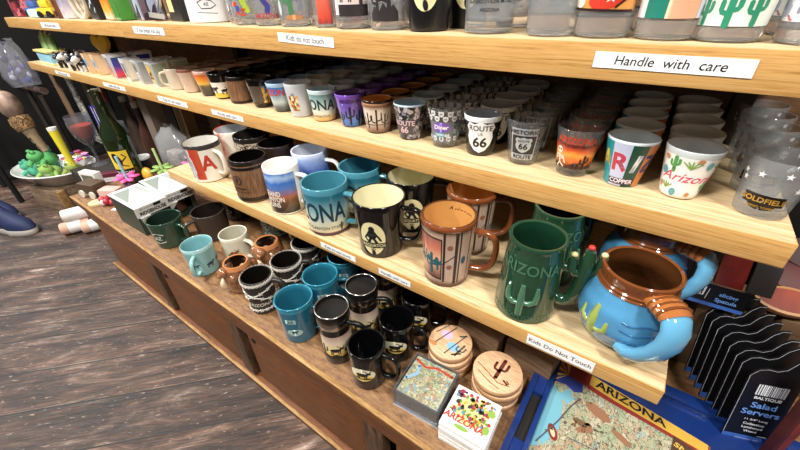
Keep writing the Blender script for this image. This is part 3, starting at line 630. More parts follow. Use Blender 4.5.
t = square_glass(-1.345, Y0 - .008, D + ', front of its row', [(full, mat('9C9EA0', .3)), (ell(-.002, .044, .012, .013), mat('7A705E', .4)), (rect(-.004, .02, .014, .034), mat('E6E4E0', .4)), (ell(-.006, .046, .002, .002) + ell(.004, .046, .002, .002) + stroke([(0, .024), (.01, .03)], .002), INK)], GF, rz=-.12)
dup(t, (-1.345, Y0 + .052, .5955), D + ', second in its row')
D = 'square glass with cream border and a blue mountain picture'
t = square_glass(-1.43, Y0 - .008, D + ', front of its row', [(full, mat('D8D0BC', .3)), (rect(-.012, .012, .017, .054), grad('blue_mountain', [(0, '5A4A3A'), (.3, '8A9A90'), (.6, '4A7A9A'), (1, '2C4C70')], 'Y', .15, 4)), (cactus(-.004, .014, .026, .004), mat('2C2620', .4))], GF, rz=-.12)
D = 'square glass with a deep blue to crimson sunset'
t = square_glass(-1.535, Y0 - .008, D + ', front of its row', [(rect(-.0195, .002, .0195, .064), grad('crimson_sunset', [(0, 'C02A4A'), (.18, 'D8304E'), (.34, 'A83A78'), (.55, '4A3E9A'), (1, '1E3C8E')], 'Y', .06, 4)), (cactus(.0, .004, .034, .004) + hills(-.0195, .0195, .003, [.003, .006, .002, .005]), mat('E89040', .4))], GF, a=.029, h=.072, rz=-.15)
dup(t, (-1.525, Y0 + .066, .5955), D + ', second in its row')
D = 'small square tan box with a blue flower and a yellow foot'
t = square_glass(-1.66, Y0 - .01, D, [(rect(-.022, .002, .022, .062), mat('E0C09A', .5)), (rect(-.02, .022, .02, .05), mat('8AB8DC', .4)), (star(0, .036, .012, 6), mat('3A78C0', .4)), (rect(-.022, .002, .022, .014), mat('E0A848', .4))], mat('D8B890', .5), a=.026, h=.064, rz=-.15)
dup(t, (-1.735, Y0 - .012, .5955), 'small square tan box beside the black and white figurines')

# figurines: a herd of little black and white animals on the middle shelf
def critter3d(name, label, loc, rz, s, c1, c2, grp):
    t = thing(name, label, 'figurine', loc, rz, grp)
    mb = MB(); mb.ball((0, 0, .028 * s), .02 * s, 0, 14, 8, (1.25, .85, .8)); mb.ball((.024 * s, 0, .044 * s), .0125 * s, 1, 12, 8, (1.1, .9, .95)); mb.ball((.036 * s, 0, .040 * s), .007 * s, 1, 10, 6)
    mb.build('body', [c1, c2], t)
    for x, y in ((-.014, -.01), (-.014, .01), (.014, -.01), (.014, .01)):
        mb = MB(); mb.tube([(x * s, y * s, .022 * s), (x * s, y * s, 0)], [.006 * s, .005 * s], 8); mb.build('leg', c2, t)
    for y in (-1, 1):
        mb = MB(); mb.ball((.02 * s, y * .011 * s, .055 * s), .005 * s, 0, 8, 6); mb.build('ear', c1, t)
    return t
bk, wh, gr = mat('1A1A1E', .3, 0, .3), mat('D8D6D2', .35, 0, .2), mat('8E8A88', .4)
f0 = None; k = 0
fd = ['black', 'white-faced', 'grey', 'pale']
for i, (x, y) in enumerate(((-1.80, .505), (-1.865, .50), (-1.93, .505), (-2.0, .50), (-1.83, .565), (-1.91, .57), (-1.99, .565), (-2.06, .56))):
    col = ((bk, wh), (wh, bk), (gr, wh), (bk, bk))[i % 4]
    critter3d('animal_figurine', '%s little animal figurine, %s, in the herd on the middle shelf' % (('black bodied', 'white bodied', 'grey bodied', 'all black')[i % 4], ('at the shelf edge', 'in the back line')[i // 4]), (x, y, .5955), -1.3 + .5 * math.sin(i * 2.3), 1.0, *col, 'animal figurines on the middle shelf')
t = thing('heart_ornament', 'yellow heart shaped ornament above the tan box', 'ornament', (-1.76, .57, .5955))
mb = MB(); hp = [(.045 * math.sin(a) ** 3, .0026 * (13 * math.cos(a) - 5 * math.cos(2 * a) - 2 * math.cos(3 * a) - math.cos(4 * a))) for a in [2 * PI * i / 28 for i in range(28)]]
mb.prism(hp, -.008, .008, plane_matrix((0, 0, .085), (1, .2, 0), (0, 0, 1))); mb.build('heart', mat('E8C23A', .35), t, .003)
mb = MB(); mb.lathe([(0, 0), (.02, 0), (.02, .006), (.006, .01), (.005, .05), (0, .05)], 16); mb.build('foot', wh, t)
t = thing('planter', 'blue and cream box planter of small cacti at the far end of the middle shelf', 'planter', (-2.19, .52, .5955))
mb = MB(); mb.box(-.085, .085, -.035, .035, 0, .045); mb.build('box', mat('8FC0D2', .4), t, .002)
mb = MB(); mb.box(-.09, .09, -.04, .04, .045, .053); mb.box(-.088, .088, -.038, .038, 0, .006); mb.build('rim', mat('E2D48A', .4), t, .001)
for i in range(7):
    mb = MB(); x = -.07 + i * .0235; hh = .05 + .02 * (i * 37 % 5) / 4; mb.tube([(x, 0, .05), (x, .003, .05 + hh * .6), (x + .004 * (i % 3 - 1), 0, .05 + hh)], [.008, .0095, .004], 9); mb.ball((x, .004, .052 + hh), .0035, 1, 8, 6); mb.build('cactus', [mat(('5E8A4E', '8AA070', '9AAC86')[i % 3], .6), mat('D8D0A0', .5)], t)

# ================================================================== MUGS ON THE LOWEST SHELF
def mug(name, label, loc, h, rb, rt, out, inn, hdeg, hm=None, rim=None, p=1, hz=(.2, .8), hout=.032, hrad=.0052, t=.0032, cat='mug', grp='mugs on the lowest shelf', R=None, n=8):
    T = thing(name, label, cat, loc, 0, grp); RR = R or cone(rb, rt, h, p)
    body_mesh(RR, h, out, inn, T, rim, t, .006, 'body', n, 52)
    if hdeg is not None: handle(T, RR, h * hz[0], h * hz[1], hout, hrad, hdeg, hm or out, flat_=.75)
    return T, RR
ZC = .4505
# camp mug white with red letters
CREAM = mat('E6E0D2', .2, 0, .5)
t, R = mug('coffee_mug', 'white mug with black rim and red letter at the far mug shelf end', (-.848, .386, ZC), .09, .038, .041, CREAM, mat('D5D2CA', .2, 0, .5), 5, None, mat('3A3634', .2, 0, .4), hout=.028)
RED = mat('B83A2C', .35)
decal('lettering', [(text('A', .05, 0, .03, 0, .046, .9), RED)], on_cup(R, -24, .04), t)
decal('printed_panel', [(rect(-.02, .008, .022, .082), grad('flag_panel', [(0, '2A3A66'), (.45, 'D8D4CC'), (.5, 'B83A2C'), (1, 'C85A3A')], 'X', .35, 3))], on_cup(R, -75, .04), t)
mug('coffee_mug', 'white red-panelled mug standing behind the red lettered mug', (-.86, .473, ZC), .092, .038, .041, grad('flag_wrap', [(.2, 'C84A38'), (.42, 'D8D0C4'), (.55, 'C05038'), (.8, 'E0DACE')], 'X', .2, 8, coord='Generated'), mat('C8CCD0', .2, 0, .5), 95, CREAM)
t, R = mug('coffee_mug', 'cream speckled mug with dark bands behind the barrel mug', (-.776, .470, ZC), .094, .039, .041, collage('speckled_band', ['C8BCA4', '2A2420', 'B0A48E', 'D8CCB4', '4A4038'], 90, coord='Object', stretch=(1, 1, 1)), mat('2A2422', .2), 110, mat('B0A48E', .3), mat('1E1A18', .2))
mug('barrel_mug', 'dark barrel mug in the second line behind the wooden barrel mug', (-.688, .472, ZC), .09, .038, .04, mat('2A1E18', .3, vary=.3), mat('0E0A08', .3), 25, HOOP)
# barrel
t = thing('barrel_mug', 'wooden barrel mug with black hoops and a branded mark at the shelf edge', 'mug', (-.669, .385, ZC), 0, 'mugs on the lowest shelf')
R = barrel(t, .092, .040, ((.004, .009), (.010, .013), (.074, .080), (.083, .088)), HOOP, mat('0A0807', .25))
decal('branded_mark', [(ell(0, .052, .011, .011), mat('3A281C', .6)), (ell(0, .052, .008, .008), mat('6A4A34', .6)), (text('ARIZONA', .0075, 0, .02, 0, .034) + text('GRAND CANYON', .005, 0, .01, 0, .026), mat('2E1E14', .5)), (cactus(0, .046, .012, .002), mat('2A1C12', .5))], on_cup(R, -80), t)
handle(t, R, .02, .074, .03, .0055, 35, HOOP)
# white canyon mug
t, R = mug('coffee_mug', 'white mug with a canyon photograph under blue sky at the shelf edge', (-.567, .388, ZC), .097, .0335, .034, WHITE, WHITE, 18, hout=.028, hrad=.0055)
CAN = grad('canyon_photo', [(0, '1E1A18'), (.1, '3A302A'), (.3, '6E4A36'), (.42, 'A8603A'), (.52, '8A6A86'), (.62, '5A7AB8'), (.76, '3E74C4'), (.9, 'A8C4E6'), (1, '4C82CC')], 'Y', .1, 5, stretch=(1.5, 1, 1))
decal('printed_picture', [(rect(-.045, .004, .045, .088), CAN), (text('GRAND', .015, 0, .02, -.008, .046, .7) + text('CANYON', .015, 0, .02, -.006, .034, .7) + text('RUINS', .014, 0, .02, -.008, .022, .75), mat('E8E2D6', .4))], on_cup(R, -72, .034), t)
# blue gradient mug behind
BLU = grad('blue_photo', [(0, '2A2C44'), (.3, '39488A'), (.6, '3A5CB0'), (.85, '8FA8DA'), (1, 'D0D8EC')], 'Z', .06, 30, coord='Generated')
mug('coffee_mug', 'white mug with a deep blue sky picture behind the canyon mug', (-.574, .470, ZC), .097, .036, .038, BLU, mat('D0D6E2', .15, 0, .5), 15, WHITE)
# teal ARIZONA
TEALM = grad('teal_mug', [(0, '3E2030'), (.07, '5A3040'), (.09, 'D8C8A0'), (.3, 'CCD0BA'), (.55, '7FA8AC'), (.8, '2A7082'), (1, '1E6478')], 'Z', 0, 1, coord='Generated')
TI = glaze('3E8092')
t, R = mug('coffee_mug', 'teal to sand mug with tall dark letters at the shelf edge', (-.446, .385, ZC), .0935, .0385, .0412, TEALM, TI, 12, glaze('4A93A6'), glaze('4A8C9E'), hout=.03, hrad=.0058)
decal('lettering', [(text('ARIZONA', .052, 0, .02, .003, .046, .64) + text('GRAND CANYON STATE', .0085, 0, .008, .022, .0165), mat('173848', .4)), (cactus(.066, .010, .014, .003), mat('3A4A3A', .4))], on_cup(R, -106, .04), t)
t2 = dup(t, (-.436, .470, ZC), 'teal lettered mug standing in the second line behind the shelf-edge teal mug', math.radians(6))
# sasquatch black mug
t, R = mug('coffee_mug', 'black mug with cream inside and a cream oval of a walking hairy beast', (-.324, .386, ZC), .099, .0365, .0432, BLACK, mat('DDD8B4', .15, 0, .5), 22, None, None, 1.4, hout=.032, hrad=.0055)
OVAL = mat('E4D9A6', .4)
beast = ell(.0, .058, .005, .0065) + ell(0, .048, .008, .009) + stroke([(-.006, .05), (-.012, .041), (-.008, .036)], .0035) + stroke([(.006, .05), (.011, .043), (.014, .037)], .0035) + stroke([(-.002, .042), (-.007, .030)], .0045) + stroke([(.002, .042), (.007, .033), (.010, .028)], .0045)
foot = ell(.001, .0125, .0032, .0058, 14, .15) + ell(-.002, .0195, .0013, .0013) + ell(.001, .0205, .0012, .0012) + ell(.0035, .0195, .001, .001)
decal('cream_oval', [(ell(0, .040, .0215, .032), OVAL), (beast, INK), (rect(-.0235, .0225, .0235, .0325), INK), (text('SASQUATCH', .0085, 0, .015, 0, .0272, .85), OVAL), (foot, INK)], on_cup(R, -72, .039), t)
t2 = dup(t, (-.322, .475, ZC), 'black mug with a pale rim standing behind the hairy beast mug', .3)
# southwestern brown mug
SW = grad('southwest_glaze', [(0, '3A2218'), (.06, '5A3628'), (.12, 'B89C8C'), (.5, 'C2A896'), (.85, 'B0947E'), (.93, '4A2A1C'), (1, '8A4E26')], 'Z', .02, 30, coord='Generated')
AMB = mat('CC9654', .15, 0, .5); BRN = mat('7E4322', .12, 0, .6)
R9b = lambda z: .0335 + .005 * min(1, z / .1)
t, R = mug('coffee_mug', 'pink and brown desert scene mug with amber inside and brown handle', (-.197, .384, ZC), .108, .0335, .0385, SW, AMB, 15, BRN, mat('5A3018', .15, 0, .5), hout=.034, hrad=.006, R=R9b, n=14)
DS = grad('desert_sunset', [(0, '5A3A34'), (.25, 'B88A72'), (.5, 'E0B08A'), (.75, 'C8745E'), (1, '8A5A52')], 'Y', .06, 3)
dk = mat('2A1C18', .4); tq = mat('2E5A62', .4)
decal('desert_scene', [([[(-.03, .018), (.012, .014), (.012, .088), (-.03, .092)]], dk), ([[(-.0285, .02), (.0105, .016), (.0105, .086), (-.0285, .09)]], DS), (hills(-.0285, .0105, .045, [.004, .008, .003, .012, .002, .01, .003]) + cactus(-.004, .026, .034, .0045) + cactus(.006, .034, .02, .003) + cactus(-.02, .04, .026, .003), tq)], on_cup(R, -92, .037), t)
decal('carved_panels', [(stroke([(.015, .012), (.015, .1)], .003) + stroke([(.032, .01), (.032, .1)], .0045) + stroke([(.0375, .01), (.0375, .1)], .0022) + stroke([(.054, .01), (.054, .1)], .0016) + stroke([(.013, .045), (.03, .06)], .0016), dk), (ell(.023, .075, .004, .004, 16) + ell(.023, .04, .004, .004, 16), mat('8A5A42', .4)), (ell(.044, .05, .0035, .007), tq)], on_cup(R, -92, .037), t)
decal('lettering', [(text('Arizona', .0135, .2, .005, 0, 0), mat('3A2010', .4))], lambda x, y, off: ((.0352 - off) * math.cos(math.radians(86) - x / .0352), (.0352 - off) * math.sin(math.radians(86) - x / .0352), .094 + y), t)
mb = MB(); mb.lathe([(.0386, .099), (.0402, .101), (.0402, .106), (.0388, .1078)], 52); mb.build('rim_band', BRN, t)
dup(t, (-.203, .470, ZC), 'brown desert mug standing in the second line with its handle showing', .35)
# green cactus mug
GRN = mat('1E402C', .12, 0, .7); GRN2 = mat('406A50', .15, 0, .7)
Rg = lambda z: .040 - .0075 * max(0, (z / .118)) ** 1.2 + .0025 * math.exp(-((z - .114) / .005) ** 2)
t, R = mug('coffee_mug', 'dark green glazed mug with raised cactus and a cactus shaped handle at the shelf edge', (-.076, .388, ZC), .115, 0, 0, GRN, mat('143322', .12, 0, .6), None, R=Rg, n=20, t=.0045)
def raised(o, shapes, height, mapf, m, name):
    return decal(name, [(shapes, m)], lambda x, y, off: mapf(x, y, height), o, .003)
def tube_on(mb, pts, rad, mapf):
    mb.tube([mapf(x, y, .0006) for x, y in pts], rad, 8)
mp_ = on_cup(R, -85, .036)
mb = MB()
def arc(p): return p
tube_on(mb, [(0, .016), (0, .03), (0, .045), (0, .062)], [.0045, .0048, .0046, .003], mp_)
tube_on(mb, [(0, .033), (-.009, .032), (-.0155, .036), (-.017, .044), (-.017, .056)], [.0032, .0036, .0036, .0036, .0022], mp_)
tube_on(mb, [(0, .035), (.009, .035), (.0155, .039), (.017, .047), (.017, .06)], [.0032, .0036, .0036, .0036, .0022], mp_)
mb.build('raised_cactus', GRN2, t)
decal('raised_lettering', [(text('ARIZONA', .0215, 0, .015, 0, .084, .86), GRN2)], lambda x, y, off: mp_(x, y, .0011), t, .003)
decal('raised_motto', [(text('GRAND CANYON STATE', .0085, 0, 0, 0, .011, .9), GRN2)], lambda x, y, off: mp_(x, y, .0007), t, .003)
# cactus handle
ha = math.radians(10); ex = Vector((math.cos(ha), math.sin(ha), 0)); UPV = Vector((0, 0, 1))
def hp_(r, z): return tuple(ex * (.034 + (r - .034) * .8) + UPV * z)
hd = MB(); hd.tube([hp_(.035, .026), hp_(.048, .024), hp_(.058, .03), hp_(.064, .044), hp_(.066, .06), hp_(.066, .09), hp_(.066, .108)], [.0085, .008, .0085, .009, .009, .009, .006], 12)
hd.tube([hp_(.066, .074), hp_(.052, .073), hp_(.047, .079), hp_(.047, .094)], [.007, .007, .007, .005], 10); hd.tube([hp_(.066, .076), hp_(.079, .077), hp_(.085, .084), hp_(.085, .102)], [.007, .007, .007, .005], 10)
hd.tube([hp_(.047, .076), hp_(.036, .078), hp_(.029, .08)], [.0055, .005, .0055], 10)
h = hd.build('cactus_handle', GRN, t)
for (r_, z_, c) in ((.066, .1125, 'C8302A'), (.047, .098, 'C9C08A'), (.085, .106, 'C9C08A')):
    mb = MB(); mb.ball(hp_(r_, z_), .0042, 0, 10, 7, (1, 1, .8)); mb.build('flower_bud', mat(c, .15, 0, .5), h)
dup(t, (-.072, .474, ZC), 'dark green cactus mug in the second line under the middle shelf', .8)
# blue jug
BLUJ = mat('4A86AC', .1, 0, .8, vary=.15, bscale=25); JR = mat('6E3C1C', .1, 0, .7); JI = mat('4A2A14', .12, 0, .6)
def Rj(z):
    pts = [(0, .036), (.006, .042), (.022, .0535), (.045, .0605), (.07, .058), (.09, .0505), (.1, .046), (.112, .0445), (.118, .0465), (.128, .0465)]
    for (a, ra), (b, rb) in zip(pts, pts[1:]):
        if a <= z <= b: s = (z - a) / (b - a); s = s * s * (3 - 2 * s) * .5 + s * .5; return ra + (rb - ra) * s
    return pts[-1][1]
def jug(loc, label, rz):
    T = thing('jug_mug', label, 'mug', loc, rz, 'mugs on the lowest shelf')
    h = .126; n = 24
    rows = [(0, 0), (Rj(0), 0)] + [(Rj(h * k / n), h * k / n) for k in range(1, n)] + [(Rj(h), h - .001), (Rj(h) - .0025, h + .001), (Rj(h) - .005, h - .001)]
    no = len(rows) - 1; cut = 2 + int(.1 / h * n)
    rows += [(Rj(h * k / n) - .005, h * k / n) for k in range(n - 1, 1, -1)] + [(0, .008)]
    mis = [0 if j < cut - 1 else (1 if j < no else 2) for j in range(len(rows) - 1)]
    mb = MB(); mb.lathe(rows, 60, mis); mb.build('body', [BLUJ, JR, JI], T)
    mb = MB()
    for z in (.1, .106): mb.lathe([(Rj(z) - .001, z - .003), (Rj(z) + .0018, z), (Rj(z) - .001, z + .003)], 60)
    mb.build('rim_ridge', JR, T)
    # loop handle, brown where it meets the rim
    a = math.radians(-52); e = Vector((math.cos(a), math.sin(a), 0))
    def q(r, z, dd=0): c = a + math.radians(dd); return tuple(Vector((math.cos(c), math.sin(c), 0)) * r + UPV * z)
    hb = MB(); path = [q(.044, .107), q(.06, .109), q(.073, .105), q(.080, .093, -1), q(.082, .074, -3), q(.078, .054, -7), q(.071, .038, -13), q(.063, .029, -20), q(.052, .026, -28)]
    hb.tube(path, [.010, .010, .010, .010, .010, .010, .010, .010, .009], 18, 0, 1.75, (0, 0, 1)); o = hb.build('handle', mat('5E9CBE', .08, 0, .8), T)
    hb = MB(); hb.tube([q(.040, .1075), q(.05, .1095), q(.062, .1095), q(.072, .1062)], [.0115, .0122, .0122, .0112], 18, 0, 1.7, (0, 0, 1)); hb.build('handle_wrap', mat('A06030', .1, 0, .8), o)
    hb = MB()
    for rr in (.05, .058, .066): hb.tube([tuple(Vector(q(rr, .1093)) + .0118 * (Vector((-e.y, e.x, 0)) * math.cos(b) * 1.7 + UPV * math.sin(b))) for b in [2 * PI * i / 16 for i in range(16)]], .0018, 6, 0, 1, None, True)
    hb.build('wrap_ridge', JR, o)
    # raised cactus on the belly
    mpj = on_cup(Rj, -124, .058); mb = MB()
    def tb(pts, rad): mb.tube([mpj(x, y, -.002) for x, y in pts], rad, 8)
    tb([(0, .03), (0, .045), (0, .06), (0, .078)], [.006, .0065, .006, .004]); tb([(0, .045), (-.011, .045), (-.018, .05), (-.018, .064)], [.004, .0045, .0045, .003]); tb([(0, .04), (.011, .04), (.018, .046), (.018, .06)], [.004, .0045, .0045, .003])
    mb.build('raised_cactus', mat('94A452', .2, 0, .5), T)
    mpj2 = on_cup(Rj, -62, .058)
    mb = MB()
    for k in range(4):
        mb.tube([mpj2(-.03 + i * .006, .03 + k * .014 + .002 * math.sin(i * 1.1 + k), .0002) for i in range(10)], .0012, 6)
    mb.build('carved_ripple', mat('2E5E88', .15, 0, .6), T)
    return T
t = jug((.036, .404, ZC), 'round blue jug mug with brown rim, loop handle and raised cactus at the shelf end', 0)
t.scale = (.87, .87, .83)
dup(t, (.040, .516, ZC), 'second round blue jug mug standing in the shade behind the first', .5)

# ================================================================== MUGS AND COASTERS ON THE LOW CABINET
ZL = .3
GL_ = 'mugs on the low cabinet'
def lmug(*a, **k): k['grp'] = GL_; return mug(*a, **k)
t, R = lmug('coffee_mug', 'dark green mug with a white logo beside the paper topped display box', (-.912, .268, ZL), .072, .034, .039, mat('274234', .15, 0, .5), mat('1C2C24', .2, 0, .3), 16, hout=.026)
decal('white_logo', [(drop(stroke([(-.016, .05), (0, .054), (.016, .05)], .0022) + stroke([(-.016, .03), (0, .026), (.016, .03)], .0022) + stroke([(-.016, .03), (-.018, .04), (-.016, .05)], .0022) + text('AZ', .014, 0, .02, 0, .04), 0, -.008), mat('D8DAD0', .4))], on_cup(R, -66, .038), t)
t, R = lmug('coffee_mug', 'dark brown mug with a curved handle behind the light teal mug', (-.848, .346, ZL), .074, .036, .0405, mat('3A302A', .3), mat('221C18', .3), -98, hout=.026)
t, R = lmug('coffee_mug', 'near black mug in the second line under the mug shelf edge', (-.885, .44, ZL), .088, .036, .04, mat('1E1C1C', .2, 0, .4), mat('121010', .2), 20)
decal('white_logo', [(ell(0, .03, .012, .005), mat('C8C8C4', .4)), (ell(0, .03, .009, .003), mat('1E1C1C', .3))], on_cup(R, -70, .038), t)
t, R = lmug('enamel_mug', 'light teal enamel mug with small dark animals at the cabinet front', (-.738, .254, ZL), .072, .0285, .0325, glaze('83B4B4'), glaze('7BAFB4'), -45, glaze('8DBCBC'), glaze('A6D0D0'), hout=.026, hrad=.0042, t=.002)
decal('printed_animals', [(critter(-.006, .028, .016) + critter(.016, .030, .012, True) + critter(-.036, .03, .013), mat('3A4A5A', .4))], on_cup(R, 14, .03), t)
t, R = lmug('enamel_mug', 'cream mug with a small brown deer at the cabinet front row behind the teal one', (-.705, .322, ZL), .073, .0275, .031, glaze('D6D2BC'), glaze('B8B4A0'), 14, glaze('D6D2BC'), glaze('E0DCC8'), hout=.024, hrad=.005, t=.0025)
decal('printed_deer', [(ell(0, .028, .016, .008), mat('6A7A4A', .4)), (critter(0, .036, .016, True), mat('7A3A22', .4)), (ell(-.01, .025, .006, .004) + ell(.012, .026, .005, .004), mat('B85A34', .4))], on_cup(R, -46, .03), t)
t, R = lmug('enamel_mug', 'teal banded mug half hidden by the mug shelf edge', (-.725, .445, ZL), .08, .034, .037, collage('teal_band', ['6AA0A4', '2A3A3E', 'B8C8C0', '4A7A80'], 60, coord='Object'), glaze('4A7A80'), 20, glaze('6AA0A4'))
# bear shaped pottery cups
def bear(loc, label, rz):
    T = thing('pottery_cup', label, 'cup', loc, rz, GL_); BR = mat('84583A', .15, 0, .6, vary=.5, bscale=70); CR = mat('CDB496', .2, 0, .5, vary=.3, bscale=80)
    Rb = lambda z: .027 + .006 * math.sin(PI * z / .07) - (.003 if z > .055 else 0)
    body_mesh(Rb, .066, BR, mat('2E1A10', .2), T, mat('B4764A', .15, 0, .6), .004)
    for k in range(6):
        a = k * PI / 3; mb = MB(); mb.ball((.03 * math.cos(a), .03 * math.sin(a), .022 + .018 * (k % 2)), .0135, 0, 12, 8, (.7, .9, 1.1)); mb.build('raised_figure', (CR, BR)[k % 2], T)
    mb = MB(); mb.ball((.03 * math.cos(-1.8), .03 * math.sin(-1.8), .056), .011, 0, 12, 8); mb.ball((.038 * math.cos(-1.8), .038 * math.sin(-1.8), .052), .0055, 0, 10, 6); mb.build('head', BR, T)
    return T
b1 = bear((-.617, .268, ZL), 'brown and cream animal shaped pottery cup next to the wire-wrapped mugs, at the front', .2)
dup(b1, (-.622, .348, ZL), 'brown and cream animal shaped pottery cup, second from the front', .7)
dup(b1, (-.62, .45, ZL), 'brown and cream animal shaped pottery cup, third back under the shelf', 1.6)
# wire wrapped mugs
def wire_mug(loc, label, rz):
    Rw = cone(.0245, .0285, .082); T = thing('coffee_mug', label, 'mug', loc, rz, GL_)
    body_mesh(Rw, .082, mat('2B2623', .4, bump=.2), mat('120E0C', .25), T, mat('2B2623', .4))
    W = mat('CFC8BC', .4); mb = MB()
    for z0, amp, ph in ((.077, .001, 0), (.012, .0015, 2), (.05, .012, 1), (.042, .012, 3.6)):
        mb.tube([on_cup(Rw, 0)(0, 0, 0) and ((Rw(z0 + amp * math.sin(a * 1 + ph)) + .0012) * math.cos(a), (Rw(z0) + .0012) * math.sin(a), z0 + amp * math.sin(a + ph)) for a in [2 * PI * i / 60 for i in range(60)]], .0011, 6, 0, 1, None, True)
    for z0, amp, ph, n in ((.077, .001, 0, 26), (.012, .0015, 2, 16), (.05, .012, 1, 12), (.042, .012, 3.6, 12)):
        for i in range(n):
            a = 2 * PI * i / n; z = z0 + amp * math.sin(a + ph); r = Rw(z) + .0016
            for sg in (-1, 1): mb.tube([(r * math.cos(a - .09), r * math.sin(a - .09), z - .0035 * sg), (r * math.cos(a + .09), r * math.sin(a + .09), z + .0035 * sg)], .0009, 5)
    mb.build('barbed_wire', W, T)
    decal('lettering', [(text('ARIZONA', .011, .2, .02, 0, .026), W)], on_cup(Rw, -48), T)
    handle(T, Rw, .018, .07, .025, .005, 30, mat('2B2623', .4))
    return T
w1 = wire_mug((-.527, .256, ZL), 'dark brown mug wrapped in pale barbed wire at the cabinet front', 0)
dup(w1, (-.517, .318, ZL), 'dark brown barbed wire mug, second from the cabinet front', .3)
dup(w1, (-.53, .382, ZL), 'dark brown barbed wire mug, third back under the shelf edge', .6)
# teal enamel mugs
TE = glaze('1E6078'); TEI = glaze('22687E')
t, R = lmug('enamel_mug', 'teal enamel mug with pale stamp at the cabinet front', (-.419, .254, ZL), .084, .0295, .0318, TE, TEI, 25, TE, glaze('2E7F94'), hout=.026, hrad=.0042, t=.002)
decal('pale_stamp', [(rect(-.012, .05, .006, .06) + ell(0, .028, .014, .008), mat('9AB8B4', .4)), (critter(0, .03, .01), mat('2A3A40', .4)), (text('AZ', .008, 0, .02, -.003, .055), mat('1E3A44', .4))], on_cup(R, -54, .031), t)
mb = MB(); mb.tube([(.0318 * math.cos(a), .0318 * math.sin(a), .0835) for a in [2 * PI * i / 48 for i in range(48)]], .0016, 8, 0, 1, None, True); mb.build('rolled_rim', glaze('2A7A90'), t)
dup(t, (-.424, .322, ZL), 'teal enamel mug, second from the cabinet front', .3)
dup(t, (-.427, .390, ZL), 'teal enamel mug, third back under the shelf edge', .1)
t, R = lmug('coffee_mug', 'dark blue mug deep under the mug shelf behind the wire mugs', (-.47, .52, ZL), .09, .036, .04, glaze('24485E'), mat('0E1A22', .2), 20)
# travel mugs
STEEL = mat('B8B6B2', .22, 1.0); BLK2 = mat('0A0A0B', .38, 0, .1)
def travel(loc, label, rz):
    T = thing('travel_mug', label, 'travel mug', loc, rz, GL_); T.scale = (.94, .94, .9); Rt = cone(.0265, .0275, .125)
    mb = MB(); mb.lathe([(0, 0), (.0255, 0), (.0262, .002), (.0265, .02), (.027, .085), (.0268, .092)], 44); mb.build('body', mat('1A1614', .2, 0, .3), T)
    mb = MB(); mb.lathe([(.0268, .088), (.0272, .093), (.0285, .096), (.0285, .104), (.0275, .107)], 44); mb.build('steel_band', STEEL, T)
    mb = MB(); mb.lathe([(.0275, .1065), (.0285, .110), (.029, .118), (.0285, .1225), (.0265, .123), (.026, .120), (.025, .1165), (.010, .114), (0, .1135)], 44); l = mb.build('lid', BLK2, T)
    mb = MB(); mb.tube([(.0278 * math.cos(a), .0278 * math.sin(a), .1228) for a in [2 * PI * i / 48 for i in range(48)]], .0013, 8, 0, 1, None, True); mb.build('steel_rim', STEEL, l)
    PIC = grad('amber_dusk', [(0, '5A3A28'), (.15, 'D8B050'), (.4, 'E8D898'), (.7, 'DCC8B0'), (1, 'B89A8C')], 'Y', .04, 3)
    decal('printed_picture', [(rect(-.04, .018, .04, .075), PIC), (hills(-.04, .04, .018, [.008, .004, .01, .006, .012, .005, .008, .004, .009]) + critter(0, .04, .02, True) + cactus(-.022, .022, .03, .004) + cactus(.024, .022, .026, .004), INK)], on_cup(cone(.0264, .027, .09), -52), T)
    handle(T, lambda z: .0268, .03, .085, .026, .0045, 28, BLK2)
    return T
tr = travel((-.327, .258, ZL), 'black travel mug with steel rim and amber dusk band at the cabinet front', 0)
dup(tr, (-.321, .322, ZL), 'black travel mug with steel rim, second from the cabinet front', .15)
dup(tr, (-.324, .386, ZL), 'black travel mug with steel rim, third back under the shelf edge', .1)
# black moose mugs
def moose(loc, label, rz):
    T, R = lmug('coffee_mug', label, loc, .092, .031, .0335, BLACK, mat('08080A', .15, 0, .5), 14, hout=.028, hrad=.0052)
    T.rotation_euler = (0, 0, rz); T.scale = (.86, .86, .86)
    moon = ell(0, .045, .024, .017)
    decal('printed_moon', [(moon, mat('E6DFC0', .4)), (ell(.002, .037, .018, .0075), mat('E2C35A', .4)), (critter(0, .046, .022, True) + hills(-.019, .019, .0335, [.002, .004, .003, .005, .002]), INK)], on_cup(R, -70, .0325), T)
    return T
mo = moose((-.256, .253, ZL), 'black mug with a yellow moon and moose at the cabinet front', 0)
dup(mo, (-.247, .319, ZL), 'black moon and moose mug, second from the cabinet front', .1)
dup(mo, (-.248, .383, ZL), 'black moon and moose mug, third back under the shelf edge', .1)
dup(mo, (-.17, .45, ZL), 'black mug in deep shade behind the round coasters', 1.2)
